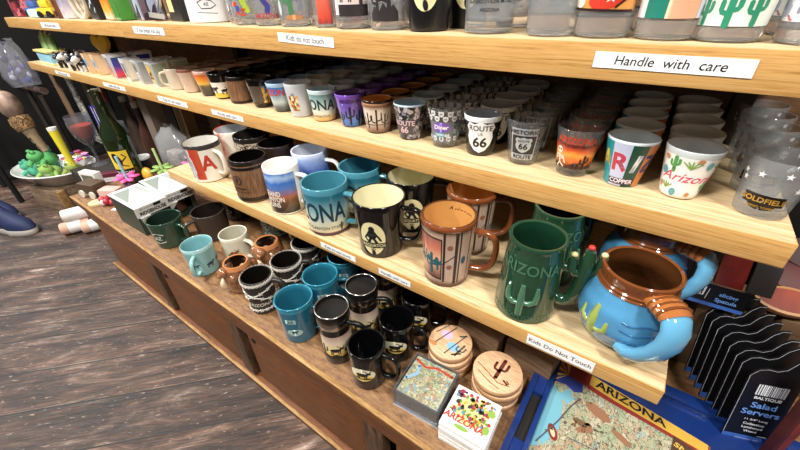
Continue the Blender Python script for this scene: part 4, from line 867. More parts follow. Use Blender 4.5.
# round wooden coasters
CW = wood('coaster_wood', 'A87F5A', 'CDA27C', 'DDB892', (10, 60, 30), .5, .05); CS = wood('coaster_side', '8A6440', 'B48A62', 'C8A07A', (20, 20, 90), .55, .05)
def coaster(loc, label, grp, r, rz, art):
    t = thing('round_coaster', label, 'coaster', loc, rz, grp)
    mb = MB(); mb.lathe([(0, 0), (r - .001, 0), (r, .001), (r, .0105), (r - .001, .0115), (0, .0115)], 56, [1, 1, 1, 0, 0]); mb.build('disc', [CW, CS], t)
    if art: decal('burnt_drawing', art, on_plane((0, 0, .0115), (1, 0, 0), (0, 1, 0)), t, 0)
    return t
rc = []; rnd = random.Random(4)
cact_art = [(cactus(.002, -.012, .034, .0055), mat('5A2416', .6)), (stroke([(-.03, -.004), (-.012, -.010), (.008, -.018), (.024, -.014)], .0012) + stroke([(-.024, -.016), (0, -.024), (.014, -.026)], .001) + stroke([(.014, -.010), (.02, -.013)], .003) + stroke([(.018, -.008), (.022, -.011)], .0018), mat('6A3420', .6))]
bird_art = [(ell(-.012, .006, .010, .008), mat('D0A8CC', .5)), (ell(.010, -.006, .010, .008), mat('7FB0DC', .5)), (stroke([(-.016, -.02), (-.010, .028)], .0018) + stroke([(.008, -.024), (.012, .026)], .0018) + stroke([(-.028, -.002), (-.022, .024)], .0015) + cactus(.022, -.016, .024, .003) + stroke([(.018, -.018), (.026, -.008)], .003) + stroke([(.006, .018), (.012, .024)], .003), mat('4A4A44', .6)), (ell(-.018, -.022, .007, .004), mat('B87A4A', .6))]
names = ['bottom', 'second lowest', 'third', 'top']
for k in range(4):
    top = k == 3
    coaster((-.080 + rnd.uniform(-.002, .002), .342 + rnd.uniform(-.002, .002), ZL + .0003 + k * .0122), 'round wooden coaster %s of the cactus stack' % ('with a burnt cactus, top' if top else names[k]), 'round coasters in two stacks', .0355, math.radians(-4), cact_art if top else None)
    coaster((-.163 + rnd.uniform(-.002, .002), .347 + rnd.uniform(-.002, .002), ZL + .0003 + k * .0122), 'round wooden coaster %s of the bird stack' % ('with pink and blue birds, top' if top else names[k]), 'round coasters in two stacks', .0345, math.radians(-12), bird_art if top else None)
# wooden blocks behind the coasters
BW = wood('rough_log', '4A3626', '7A5C42', '94765A', (3, 30, 30), .7, .3)
for (x, y, rz, lab) in ((-.135, .415, -.12, 'rough brown wooden block behind the bird coaster stack'), (-.052, .42, -.12, 'rough brown wooden block behind the cactus coaster stack')):
    mb = MB(); mb.box(-.038, .038, -.022, .022, 0, .045); o = mb.build('wooden_block', BW, None, .002); o.location = (x, y, ZL + .0003); o.rotation_euler = (0, 0, rz); tag(o, lab, 'block', 'wooden blocks under the mug shelf')
# square coasters
def sq_coaster(loc, rz, label, grp, a, th, body, art):
    t = thing('square_coaster', label, 'coaster', loc, rz, grp)
    mb = MB(); mb.box(-a, a, -a, a, 0, th); mb.build('tile', body, t, .0008)
    if art: decal('printed_picture', art, on_plane((0, 0, th), (1, 0, 0), (0, 1, 0)), t, 0)
    return t
rnd = random.Random(11)
FOOD = [(rect(-.031, -.031, .031, .031), mat('F0EEE6', .3)), (ell(0, .002, .022, .02), mat('E0D08A', .4))]
for c, n in (('B83A34', 24), ('6E8A3A', 26), ('3A3A34', 18), ('E0A03A', 16), ('5A8A9A', 12), ('8A3A5A', 11)):
    FOOD.append((scatter(lambda a, b, r: ell(a, b, r.uniform(.0015, .0045), r.uniform(.0012, .003), 10, r.uniform(0, 3)), n, -.027, .027, -.012, .027, n * 7), mat(c, .4)))
FOOD.append((text('ARIZONA', .0125, .1, .02, -.004, -.016), mat('C23A2E', .4)))
FOOD.append((ell(-.004, -.025, .01, .003) + ell(.024, .012, .005, .005) + ell(.025, -.012, .004, .006), mat('7FA64A', .4)))
for k in range(5):
    top = k == 4
    sq_coaster((-.086 + rnd.uniform(-.001, .001), .264 + rnd.uniform(-.0015, .0015), ZL + .0003 + k * .0078), math.radians(2) + rnd.uniform(-.03, .03), 'white square coaster ' + ('with red fruit and state lettering, top of its stack' if top else '%s of the white stack' % ['bottom', 'second lowest', 'third', 'fourth'][k]), 'white square coasters in a stack', .0322, .0074, mat('E6E5E0', .35), FOOD if top else None)
MAPT = collage('map_tile', ['B0AE90', '98A480', 'BCB49C', '869CA0', 'A08468', 'A8A284', '78866A'], 16, line='6A6450')
for k in range(4):
    top = k == 3
    sq_coaster((-.162, .274, ZL + .0043 + k * .0082), math.radians(4), 'glossy map coaster ' + ('with river picture, top of the cased stack' if top else '%s inside the clear case' % ['bottom', 'second', 'third'][k]), 'map coasters in a clear case', .0328, .0078, mat('9A9C98', .3), [(rect(-.0325, -.0325, .0325, .0325), MAPT), (stroke([(-.03, .026), (-.012, .02), (.004, .027), (.03, .024)], .004), mat('A84030', .4)), (stroke([(-.03, -.01), (-.018, .004), (-.022, .018)], .005), mat('7FA8C0', .4))] if top else None)
t = thing('coaster_case', 'clear plastic case around the map coasters at the cabinet front', 'case', (-.162, .274, ZL), math.radians(4))
mb = MB(); mb.box(-.0365, .0365, -.0365, .0365, .0003, .0035); mb.build('base', mat('C8CCD0', .2), t)
mb = MB()
for q in ((-.0365, -.0341, -.0365, .0365), (.0341, .0365, -.0365, .0365), (-.034, .034, -.0365, -.0341), (-.034, .034, .0341, .0365)): mb.box(*q, .0036, .0395)
mb.build('wall', thin_glass('case_plastic', 'E4E8EC', '8A9098', .08, .06), t)

# ------------------------------------------------------------------ map tray
tm = thing('serving_tray', 'blue rimmed tray with an illustrated state map lying past the coasters', 'tray', (0, 0, 0))
TB = mat('142F6C', .3, 0, .3)
mb = MB(); mb.box(-.040, .34, .214, .486, ZL + .0003, ZL + .004); mb.build('tray_floor', TB, tm)
fr = MB()
# rim with a hand slot cut out of the near end
for q in ((-.040, -.031, .214, .486), (-.017, -.010, .214, .486), (.318, .34, .214, .486)): fr.box(*q, ZL + .0041, ZL + .013)
for q in ((-.031, -.017, .214, .285), (-.031, -.017, .365, .486), (-.010, .318, .466, .486), (-.010, .318, .214, .226)): fr.box(*q, ZL + .0041, ZL + .013)
fr.build('rim', TB, tm, .0012)
mb = MB(); mb.box(-.031, -.017, .286, .364, ZL + .0042, ZL + .0052); mb.build('hand_slot', mat('17130F', .6), tm)
MAPW = collage('illustrated_map', ['ABA488', '9AA084', 'B8B098', '96A498', 'A89C80', 'B0AA90', '92A080', 'A88E72', 'ACA68C'], 22, line='6A6450', stretch=(1.4, 1, 1))
mz = ZL + .0042
mp = lambda x, y, off: Vector((x, y - .17 * (x + .0098) * max(0, (y - .2262) / .2286) ** 2, mz + off))
ray = []
for k in range(5):
    a0, a1 = math.radians(95 + k * 34), math.radians(95 + k * 34 + 17)
    ray.append([(.006, .43), (.006 + .026 * math.cos(a0) * (1.6 if k > 1 else 1), .43 + .024 * math.sin(a0)), (.006 + .026 * math.cos(a1) * (1.6 if k > 1 else 1), .43 + .024 * math.sin(a1))])
ray = [[(max(-.0095, min(.04, x)), max(.4, min(.4545, y))) for x, y in p] for p in ray]
fish = mat('8A6248', .5); RUST = mat('7A2E22', .5); TAN = mat('C8B894', .5); WAT = mat('6FA8B8', .4); GRNM = mat('7F9A4A', .5); GOLD = mat('D2A844', .5)
layers = [(rect(-.0098, .2262, .185, .4548), MAPW),
    ([[(-.0098, .29), (.004, .30), (.016, .335), (.012, .37), (.026, .40), (.012, .405), (.002, .39), (-.0098, .40)]], WAT),
    ([[(-.0098, .232), (.03, .24), (.05, .28), (.03, .30), (.002, .285), (-.0098, .28)]], mat('8A78A8', .5)),
    ([[(-.0098, .405), (.006, .41), (.02, .405), (.03, .412), (.028, .43), (-.0098, .435)]], mat('2C3C86', .5)),
    (rect(-.0098, .428, .034, .4547), mat('8A2E2A', .5)), (ray, GOLD),
    ([[(.034, .4546), (.034, .425), (.07, .424), (.184, .428), (.1848, .4546)]], mat('8A2E26', .5)),
    ([[(.036, .4546), (.036, .434), (.07, .432), (.182, .434), (.183, .4546)]], GOLD),
    (ell(.01, .325, .006, .012, 20, .5), RUST), (ell(.01, .325, .003, .007, 16, .5), TAN),
    (ell(.055, .395, .018, .009, 20, -.3) + ell(.045, .355, .012, .005, 16, .7) + ell(.088, .375, .014, .005, 16, -.4), fish),
    (ell(.058, .305, .024, .011, 24, -.25), mat('9A7A54', .5)), (ell(.058, .305, .018, .008, 24, -.25), TAN),
    (critter(.038, .362, .02) + critter(.10, .33, .018, True) + critter(.13, .38, .016), mat('6A5238', .5)),
    (ell(.105, .295, .016, .013) + ell(.15, .31, .012, .01) + ell(.085, .262, .02, .012), GRNM),
    (stroke([(-.005, .30), (.012, .345), (.022, .38), (.03, .40)], .0016) + stroke([(.0, .25), (.03, .28), (.05, .27), (.09, .29), (.16, .28)], .0012) + stroke([(.03, .33), (.07, .335), (.10, .355), (.16, .35)], .0012), mat('4A4A58', .5)),
    (scatter(lambda a, b, r: ell(a, b, r.uniform(.002, .006), r.uniform(.0015, .003), 10, r.uniform(0, 3)), 30, 0, .17, .235, .41, 21), mat('A89878', .5)),
    (scatter(lambda a, b, r: ell(a, b, r.uniform(.001, .004), r.uniform(.001, .002), 8, r.uniform(0, 3)), 34, 0, .17, .235, .41, 22), mat('5A4A3A', .5)),
    ([[(.145, .432), (.184, .424), (.1845, .37), (.142, .39)]], mat('4A3426', .5)),
    ([], GOLD),
    (text('ARIZONA', .0205, 0, .02, .090, .4435, 1.0), INK)]
# the banner text of the lower cartouche follows its slant
ca, sa = math.cos(-.21), math.sin(-.21)
layers[-2] = ([[(.1645 + x * ca - y * sa, .414 + x * sa + y * ca) for x, y in p] for p in text('SNAKE', .0125, .1, .03)], GOLD)
decal('illustrated_map', layers, mp, tm, 0, lift=.00006)

# ------------------------------------------------------------------ kitchen goods past the open end of the shelves
KR = mat('5A432C', .75, bump=.1)
for i, (x, y, z, wdt, hh, lab) in enumerate(((.165, .592, .3, .074, .066, 'brown card box at the foot of the stack beyond the mug shelf'), (.165, .592, .3665, .074, .064, 'brown card box, second of the stack beyond the mug shelf'), (.262, .615, .3, .084, .066, 'brown card box at the foot of the rear stack behind the black packs'), (.262, .615, .3665, .084, .060, 'brown card box on top of the rear stack under the wooden spoons'))):
    t = thing('card_box', lab, 'box', (x, y, z + .0003), .06, 'brown card boxes')
    mb = MB(); mb.box(-wdt / 2, wdt / 2, -.036, .036, 0, hh); mb.build('carton', KR, t, .0015)
    mb = MB(); mb.box(-wdt / 2 - .0004, wdt / 2 + .0004, -.0366, .0366, hh - .0206, hh + .0002); mb.build('lid', mat('644B32', .75), t, .001)
# black board added so the wall behind the kitchen goods stays dark
mb = MB(); mb.box(.115, .75, .70, .712, .3003, .545); tag(mb.build('darkening_board', mat('0D0C0C', .7)), 'black board added to darken the wall behind the kitchen goods', 'board')
# slicing pack
BC = mat('0E0F12', .35); BLB = mat('3F66B4', .4); BTXT = mat('6E9AE0', .4); WTXT = mat('E2E4E8', .4)
def barcode(x, y, wd, h, seed):
    r = random.Random(seed); out = []; p = x
    while p < x + wd:
        b = r.choice((.0006, .001, .0016)); out += rect(p, y, p + b, y + h); p += b + r.choice((.0006, .0011))
    return out
t = thing('utensil_pack', 'black slicing spatula card with red handle standing on the brown boxes', 'utensil pack', (.138, .546, .4312), math.radians(4), 'kitchen utensil packs')
mb = MB(); mb.box(-.036, .036, 0, .0015, 0, .036); mb.build('card', BC, t)
decal('printed_text', [(rect(-.036, 0, .036, .006), BLB), (rect(-.033, .016, -.012, .031), WTXT), (barcode(-.031, .0175, .017, .010, 2), INK), (text('slicing', .0085, 0, .02, .014, .024) + text('Spatula', .0085, 0, .02, .014, .014), BTXT), (rect(-.009, .012, -.0083, .030), WTXT)], on_plane((0, 0, 0), (1, 0, 0), (0, 0, 1)), t, 0)
mb = MB(); M = plane_matrix((-.022, .004, .037), (1, 0, 0), (-.1, .12, 1)); mb.prism([(-.012, 0), (.012, 0), (.012, .05), (-.012, .05)], -.003, .003, M); mb.build('dark_blade', mat('2A2625', .6), t, .001)
mb = MB(); M = plane_matrix((.008, .004, .038), (1, 0, 0), (-.1, .12, 1)); mb.prism([(-.016, 0), (.015, 0), (.015, .085), (.008, .098), (-.008, .098), (-.016, .085)], -.0035, .0035, M); hd_ = mb.build('red_handle', mat('6E1E16', .35, 0, .3, vary=.25, bscale=40), t, .001)
mb = MB(); mb.tube([tuple(M @ Vector((.003 + .006 * math.cos(a), .066 + .006 * math.sin(a), -.004))) for a in [2 * PI * i / 20 for i in range(20)]], .0012, 6, 0, 1, None, True); mb.build('hanging_ring', mat('C8B8A0', .4), hd_)
mb = MB(); M = plane_matrix((.040, .004, .037), (1, 0, 0), (-.1, .12, 1)); mb.prism([(-.013, 0), (.013, 0), (.013, .045), (-.013, .045)], -.003, .003, M); mb.build('dark_blade', mat('2A2625', .6), t, .001)
# salad server packs
def server_pack(loc, label, rz, front):
    T = thing('utensil_pack', label, 'utensil pack', loc, rz, 'kitchen utensil packs')
    W, Hh = .054, .125
    top = [(W, Hh + .028), (W * .86, Hh + .0275), (W * .72, Hh + .020), (W * .6, Hh + .008), (W * .45, Hh + .003), (W * .28, Hh + .004), (W * .12, Hh + .001), (0, Hh - .009)]
    poly = [(0, 0), (W, 0)] + top
    M = plane_matrix((0, 0, .0005), (1, 0, 0), (-.08, .10, 1))
    mb = MB(); mb.prism(poly, -.0012, .0012, M); mb.build('card', BC, T)
    pf = lambda x, y, off: M @ Vector((x, y, .0012 + off))
    edge = stroke([(.0006, .004)] + [(x + (.0006 if x < .01 else 0), y - .0007) for x, y in top[::-1]], .0006)
    L = [(edge, mat('B8BABE', .4)), (rect(0, 0, W * .98, .010), BLB)]
    if front: L += [(barcode(.013, .086, .030, .018, 5), WTXT), (text('BALTIQUE', .0062, 0, .03, .028, .081, 1.0), WTXT), (text('Salad', .0135, .0, .02, .028, .068) + text('Servers', .0135, 0, .02, .028, .055), BTXT), (text('11 3/4" Long', .0050, 0, .01, .027, .042) + text('Collection', .0055, 0, .02, .027, .034) + text('Laminated', .0055, 0, .02, .027, .027) + text('Wood', .0055, 0, .02, .027, .020), WTXT), (text('dishwasher safe', .0042, 0, .01, .027, .005), mat('9AB8F0', .4)), (rect(.036, .014, .046, .0148), WTXT)]
    decal('printed_text', L, pf, T, 0)
    mb = MB(); mb.prism([(.012, .02), (.044, .02), (.040, .10), (.016, .10)], -.0045, -.0014, M); mb.build('server', mat('4A1A12', .4), T)
    return T
p0 = server_pack((.197, .452, ZL), 'black salad servers pack with barcode and blue foot, foremost of its row', math.radians(20), True)
p1 = server_pack((.190, .468, ZL), 'black salad servers pack with a white wavy outline, second in its row', math.radians(19), False)
for k in range(2, 8):
    dup(p1, (.197 - .0062 * k, .452 + .0128 * k, ZL), 'black salad servers pack with a white wavy outline, %s in its row' % ['', '', 'third', 'fourth', 'fifth', 'sixth', 'seventh', 'last'][k], math.radians(19))
# wooden server handle beside the packs
REDW = mat('7A2E1A', .5, 0, 0, vary=.3, bscale=30); REDD = mat('4A120E', .6, 0, 0, vary=.25, bscale=30); PALE = mat('A8784A', .5)
def spoon(name, label, loc, d, up, L, hw, bw, bl, m, edge=None, cat='spoon'):
    T = thing(name, label, cat, loc, 0, 'wooden kitchen tools')
    M = plane_matrix((0, 0, 0), d, up)  # x along, y across
    mb = MB(); pl = [(0, -hw), (L, -hw * .8), (L, hw * .8), (0, hw)]; mb.prism(pl, 0, .007, M); mb.build('handle', m, T, .0015)
    b = [(L - .004 + bl / 2 + bl / 2 * math.cos(a), bw * math.sin(a)) for a in [2 * PI * i / 24 for i in range(24)]]
    mb = MB(); mb.prism(b, -.0015, .0085, M); o = mb.build('bowl', edge or m, T, .0015)
    if edge:
        b2 = [(L - .004 + bl / 2 + bl * .43 * math.cos(a), bw * .8 * math.sin(a)) for a in [2 * PI * i / 24 for i in range(24)]]
        mb = MB(); mb.prism(b2, .0086, .0092, M); mb.build('bowl_hollow', m, o)
    return T
spoon('wooden_spoon', 'red-brown wooden spoon with pale rim lying on the rear brown boxes', (.312, .600, .448), (-1, -.12, -.02), (0, -.9, -.5), .06, .008, .021, .075, REDW, PALE)
spoon('wooden_spatula', 'dark red wooden spatula lying behind the pale rimmed spoon', (.355, .62, .449), (-1, .08, .12), (.1, .8, .6), .09, .008, .022, .085, REDD)
spoon('wooden_spatula', 'dark red wooden spatula highest of the tools beside the shelf corner', (.365, .655, .47), (-1, .02, .15), (.1, .7, .7), .09, .008, .022, .085, mat('38100C', .6))
T = thing('wooden_server', 'orange-edged wooden server standing in front of the salad servers packs', 'server', (.243, .452, ZL), 0, 'wooden kitchen tools')
mb = MB(); mb.prism([(0, .0), (.012, .0), (.016, .15), (-.006, .15)], 0, .006, plane_matrix((0, 0, .001), (.75, .66, 0), (-.02, .05, 1))); mb.build('handle', REDW, T, .001)
mb = MB(); mb.prism([(-.007, .0), (-.0005, .0), (-.0065, .15), (-.016, .15)], -.004, .006, plane_matrix((0, 0, .001), (.75, .66, 0), (-.02, .05, 1))); mb.build('dark_half', REDD, T, .001)
# striped round trivet between the jug and the boxes
t = thing('round_trivet', 'round dark red ringed trivet standing behind the end of the mug shelf', 'trivet', (.098, .50, ZL + .072), 0); t.scale = (.82, .82, .82)
Mx = plane_matrix((0, 0, 0), (1, .25, 0), (-.05, .35, 1))
for r0, r1, c, nme in ((.034, .024, '5A1E22', 'outer_ring'), (.0239, .0165, '7A2A30', 'wine_ring'), (.0164, .011, 'C0A078', 'pale_ring'), (.0109, 0, '2A2E2C', 'centre')):
    mb = MB(); mb.lathe([(r1, -.004), (r0, -.004), (r0, .004), (r1, .004)] + ([(r1, -.004)] if r1 else []), 36, None, Mx); mb.build(nme, mat(c, .4), t)
mb = MB(); mb.box(-.02, .02, -.006, .02, -.087, -.036); mb.build('stand', mat('1A1210', .6), t)

# ================================================================== GLASSES ON THE TOP SHELF
ZA = .7684; GA = 'glasses on the top shelf'
def aglass(x, y, label, h, rb, rt, base=.012, m=GB, rz=0):
    t = thing('drinking_glass', label, 'glass', (x, y, ZA), rz, GA); R = cone(rb, rt, h)
    rows = [(0, base + .0005), (R(base) - .0002, base + .0005)] + [(R(h * k / 6), h * k / 6) for k in range(2, 7)] + [(R(h) - .0012, h + .0006), (R(h) - .0024, h)] + [(R(h * k / 6) - .0024, h * k / 6) for k in range(5, 1, -1)] + [(R(base) - .003, base + .003), (0, base + .003)]
    mb = MB(); mb.lathe(rows, 40); mb.build('glass_wall', m, t)
    mb = MB(); mb.lathe([(0, .0), (rb - .003, 0), (rb, .002), (R(base), base), (R(base) - .004, base + .0002), (0, base - .002)], 14, None, None, False); mb.build('thick_base', GS, t)
    return t, R
def arow(root, x, n, desc, dy=.075, y=.52, dx=0):
    for k in range(1, n): dup(root, (x + dx * k, y + dy * k, ZA), desc + ', %s in its row' % ORD[k])
D = 'pale-pictured clear glass at the near end of the top shelf'
t, R = aglass(.095, .515, D, .1, .029, .034); decal('printed_picture', [(rect(-.03, .018, .03, .08), collage('pale_picture', ['D8D8E0', 'A8B0C8', 'B86A6A', 'E8E4E0', '8A8AA0'], 6))], on_cup(R, -110), t); arow(t, .095, 3, D, y=.515)
D = 'clear glass with a yellow green cactus picture and dark letters'
t, R = aglass(.030, .516, D + ', front of its row', .1, .0275, .033, .013)
CG = grad('cactus_green', [(0, 'D8E4E0'), (.3, 'E2E8D8'), (.5, 'C8D088'), (.8, 'D8DC9A'), (1, 'E8E0A0')], 'Y', .1, 4)
decal('printed_picture', [(rect(-.042, .014, .038, .085), CG), (cactus(-.022, .016, .02, .0045) + cactus(-.002, .015, .026, .0055) + cactus(.018, .016, .024, .005) + cactus(-.036, .016, .018, .004), mat('2E8A6A', .4)), (text('ARIZONA', .024, .25, .02, 0, .052, .9), mat('2A3A2A', .4))], on_cup(R, -96), t)
arow(t, .030, 3, D, y=.516)
D = 'clear glass with bright coloured blocks and small white letters'
t, R = aglass(-.022, .514, D + ', front of its row', .1, .0275, .032, .018)
decal('printed_picture', [(rect(-.034, .02, -.02, .09), mat('E8E0E4', .4)), (rect(-.02, .02, .0, .045), mat('1E7A68', .4)), (rect(.0, .02, .028, .045), mat('E8A888', .4)), (rect(.028, .02, .040, .09), mat('D8DCEC', .4)), (rect(-.02, .045, -.006, .06), mat('C0395A', .4)), (rect(-.006, .045, .012, .06), mat('3A3A78', .4)), (rect(.012, .045, .028, .06), mat('4A2A3A', .4)), (rect(-.02, .06, .028, .09), mat('D8A84A', .4)), (text('R E D', .012, 0, .02, .004, .0525) + text('AZ', .014, 0, .02, .004, .072), WHITE)], on_cup(R, -94), t)
arow(t, -.022, 3, D, y=.514)
D = 'clear glass with a red and orange picture above its thick base'
t, R = aglass(-.083, .516, D + ', front of its row', .105, .0295, .034, .02)
decal('printed_picture', [(rect(-.04, .026, .034, .085), mat('D8964A', .4)), (ell(.004, .038, .020, .010, 20, .2) + rect(-.012, .05, .03, .075), mat('C83A28', .4)), (ell(-.028, .035, .008, .007) + star(.006, .039, .006), mat('E8E0D0', .4)), (stroke([(-.036, .028), (.03, .026)], .0025) + stroke([(.012, .03), (.03, .045)], .002), mat('2A1A16', .4))], on_cup(R, -88), t)
arow(t, -.083, 3, D, y=.516)
D = 'plain clear tall glass with a heavy base'
t, R = aglass(-.139, .512, D + ', front of its row', .11, .0285, .031, .022); arow(t, -.139, 3, D, .068, .512, .0)
# glass mini mug with handle
D = 'clear glass mug with a handle and small dark lettering'
t, R = aglass(-.222, .518, D + ', front of its row', .1, .032, .031, .014)
pts = [(.030, .085), (.045, .09), (.058, .08), (.062, .06), (.057, .04), (.045, .03), (.030, .026)]; a = math.radians(-8)
mb = MB(); mb.tube([(r * math.cos(a), r * math.sin(a), z) for r, z in pts], .0055, 12); mb.build('handle', GB, t)
decal('lettering', [(text('SUPERSTITION MTNS', .0062, 0, .03, .002, .036) + text('ARIZONA', .0055, 0, .03, .002, .027) + critter(.0, .052, .018), mat('2A2C30', .4))], on_cup(R, -72), t)
arow(t, -.222, 2, D, .085, .518, .0)
# black cups with cream oval
D = 'black tall cup with a cream oval and a footprint'
t = thing('drinking_glass', D + ', front of its row', 'glass', (-.314, .515, ZA), 0, GA); R = cone(.0285, .033, .1); body_mesh(R, .1, mat('0F0F11', .3, 0, .2), mat('0F0F11', .3), t)
decal('cream_oval', [(ell(0, .058, .02, .033), OVAL), (rect(-.021, .046, .021, .055), INK), (text('SASQUATCH', .0075, 0, .02, 0, .0505, .85), OVAL), (drop(foot, 0, .018, 1.15), INK)], on_cup(R, -70), t)
arow(t, -.282, 2, D, .06, .515)
# printed clear glasses
def pglass(x, desc, layers, deg, n=2, y=.515, h=.105, rb=.029, rt=.032, base=.012, m=GB, dx=0):
    t, R = aglass(x, y, desc + ', front of its row', h, rb, rt, base, m)
    decal('printed_picture', layers, on_cup(R, deg), t); arow(t, x, n, desc, .08, y, dx)
DKP = mat('2A2428', .5)
pglass(-.386, 'clear glass with a black desert scene printed on it', [(hills(-.025, .02, .014, [.008, .018, .010, .022, .012, .02, .01]) + rect(-.025, .012, .02, .022) + cactus(-.012, .02, .04, .005) + cactus(.006, .02, .05, .006), DKP)], -64)
pglass(-.458, 'clear glass with dark horses and saguaro over a pale band', [(rect(-.028, .02, .03, .08), mat('D8C8C4', .5)), (critter(-.006, .05, .022) + cactus(.018, .03, .045, .006) + rect(-.02, .018, .03, .034), DKP), (ell(-.012, .075, .012, .006), mat('C89AA0', .5))], -58, rb=.031, rt=.034)
pglass(-.52, 'narrow glass with an orange and red stripe of letters', [(rect(-.013, .006, .013, .095), grad('orange_stripe', [(0, '8A3A3A'), (.1, 'C84A3A'), (.45, 'D8705A'), (.55, 'E8A870'), (1, 'E0985A')], 'Y', .12, 4)), (text('AZ', .013, 0, .02, 0, .058) + stroke([(-.012, .05), (.012, .05)], .002), DKP)], -56, rb=.022, rt=.025, n=2)
pglass(-.60, 'clear glass with a green saguaro growing from a tan foot', [(cactus(0, .016, .06, .009), mat('4A7A56', .5)), (ell(.004, .015, .016, .004), mat('B07A4A', .5)), (ell(-.022, .03, .004, .012), mat('B8C4C4', .5))], -55, n=1)
pglass(-.56, 'clear glass with a dark green cactus and a speckled bird', [(cactus(.006, .02, .05, .007), mat('3A5A44', .5)), (ell(-.008, .045, .008, .011) + ell(0, .018, .018, .003), mat('7A4A3A', .5))], -55, n=1, y=.572)
pglass(-.675, 'clear glass with a figure in blue and red over red lettering', [(stroke([(-.006, .06), (-.002, .045), (.006, .032), (.004, .024)], .010), mat('3A3A86', .5)), (stroke([(-.008, .075), (-.012, .05)], .006), mat('B83A4A', .5)), (text('ARIZONA', .011, 0, .03, 0, .0165), mat('A83A3A', .5))], -52, n=2)
pglass(-.745, 'clear glass with a yellow green lizard and red letters', [(stroke([(.004, .09), (.012, .06), (.002, .04), (.008, .026)], .011), mat('A8BC3A', .5)), (stroke([(.006, .08), (.012, .055)], .003), mat('E8D84A', .5)), (rect(-.022, .05, -.006, .07) + text('AZ', .016, 0, .04, -.006, .022) + rect(-.02, .032, -.010, .04), mat('B8402E', .5)), (rect(-.02, .07, -.008, .085) + rect(-.014, .024, -.006, .033), mat('3A4E96', .5))], -50, n=2)
pglass(-.81, 'clear glass with a grey picture beside the frosted stein', [(rect(-.02, .02, .016, .08), collage('grey_picture', ['9A9CA0', 'D8D8D8', '6A6C70', 'B8B4B0'], 6))], -48, n=1, y=.54, rb=.024, rt=.027)
# frosted stein
t = thing('frosted_stein', 'big white frosted mug with black lettering and a small sketch', 'mug', (-.925, .545, ZA), 0, GA); R = cone(.052, .05, .14)
body_mesh(R, .14, mat('D4D6DA', .35, 0, .2), mat('C8CACC', .4), t, None, .004, .01)
decal('lettering', [(text('LIFE IS', .013, 0, .03, .0, .078) + text('A BEAR', .013, 0, .03, .0, .063) + stroke([(-.02, .053), (.022, .052)], .0015) + [q for q in stroke([(-.018, .04), (-.004, .046), (.012, .042), (.02, .034), (.008, .028), (-.012, .028), (-.018, .04)], .0018)] + text('AZ', .008, 0, .02, 0, .036) + stroke([(-.022, .021), (.02, .018)], .001), DKP)], on_cup(R, -40), t)
handle(t, R, .03, .11, .035, .007, 70, mat('D4D6DA', .35, 0, .2))
# leaning souvenir boxes and bags further along
def abox(x, y, wd, dp, h, label, front, side, rz=-.1, name='souvenir_box', cat='box', layers=None):
    t = thing(name, label, cat, (x, y, ZA), rz, 'boxed souvenirs on the top shelf')
    mb = MB(); mb.box(-wd / 2, wd / 2, -dp / 2, dp / 2, 0, h); mb.build('carton', side, t, .001)
    decal('printed_face', [(rect(-wd / 2 + .001, .002, wd / 2 - .001, h - .002), front)] + (layers or []), on_plane((0, -dp / 2, 0), (1, 0, 0), (0, 0, 1)), t, 0)
    decal('printed_side', [(rect(-dp / 2 + .001, .002, dp / 2 - .001, h - .002), front)], on_plane((wd / 2, 0, 0), (0, 1, 0), (0, 0, 1)), t, 0)
    return t
abox(-1.045, .56, .075, .08, .15, 'black souvenir box with a pale yellow and red lettered panel', mat('1A1818', .4), mat('141212', .4), layers=[(rect(-.03, .02, .0, .10), mat('D8C48A', .4)), (text('AZ', .03, 0, .03, -.014, .06), mat('A8402E', .4))])
def metal_badge(x, y, label):
    t = thing('metal_shield', label, 'shield ornament', (x, y, ZA), -.2); M = plane_matrix((0, 0, .075), (1, -.1, 0), (0, .2, 1))
    mb = MB(); mb.prism(shield(0, 0, .11, .13)[0], -.003, .003, M); mb.build('plate', mat('A8ACB4', .25, .9), t, .001)
    mb = MB(); mb.prism(rect(-.035, -.072, .035, -.060)[0], -.006, .02, M); mb.build('foot', mat('C8C8C8', .3, .6), t)
    decal('pattern', [(shield(0, .002, .085, .10), collage('engraved', ['4A4A50', '8A8C94', 'C8CAD0', '2A2A2E'], 12))], lambda a, b, o: M @ Vector((a, b, .0032 + o)), t, 0)
metal_badge(-1.145, .54, 'silver engraved shield standing beside the black souvenir box')
abox(-1.235, .545, .07, .06, .15, 'dark mauve box holding a silver engraved buckle', collage('mauve_buckle', ['4A3A44', '6A5660', '8A8A98', '3A2E36', 'A8B4C8'], 4), mat('4A3A44', .5))
abox(-1.335, .535, .05, .07, .15, 'green souvenir box beside the orange one', grad('green_box', [(0, '4A8A3A'), (.5, '5A9A48'), (1, '3A7A3A')], 'Y', .2, 4), mat('3E7E3C', .5))
abox(-1.405, .53, .075, .05, .15, 'orange and yellow sunset souvenir box with white foot', grad('sunset_box', [(0, 'E8DCC0'), (.15, 'E8B84A'), (.35, 'E88A3A'), (.6, 'D8603A'), (1, 'E8D0A0')], 'Y', .15, 3), mat('C8783A', .5))
abox(-1.51, .535, .08, .06, .15, 'black souvenir box with white marks next to the orange box', mat('1A1A20', .4), mat('121216', .4), layers=[(star(.01, .05, .014) + stroke([(-.02, .03), (.0, .045)], .004) + stroke([(.02, .02), (.03, .03)], .005), mat('D8D8D8', .5))])
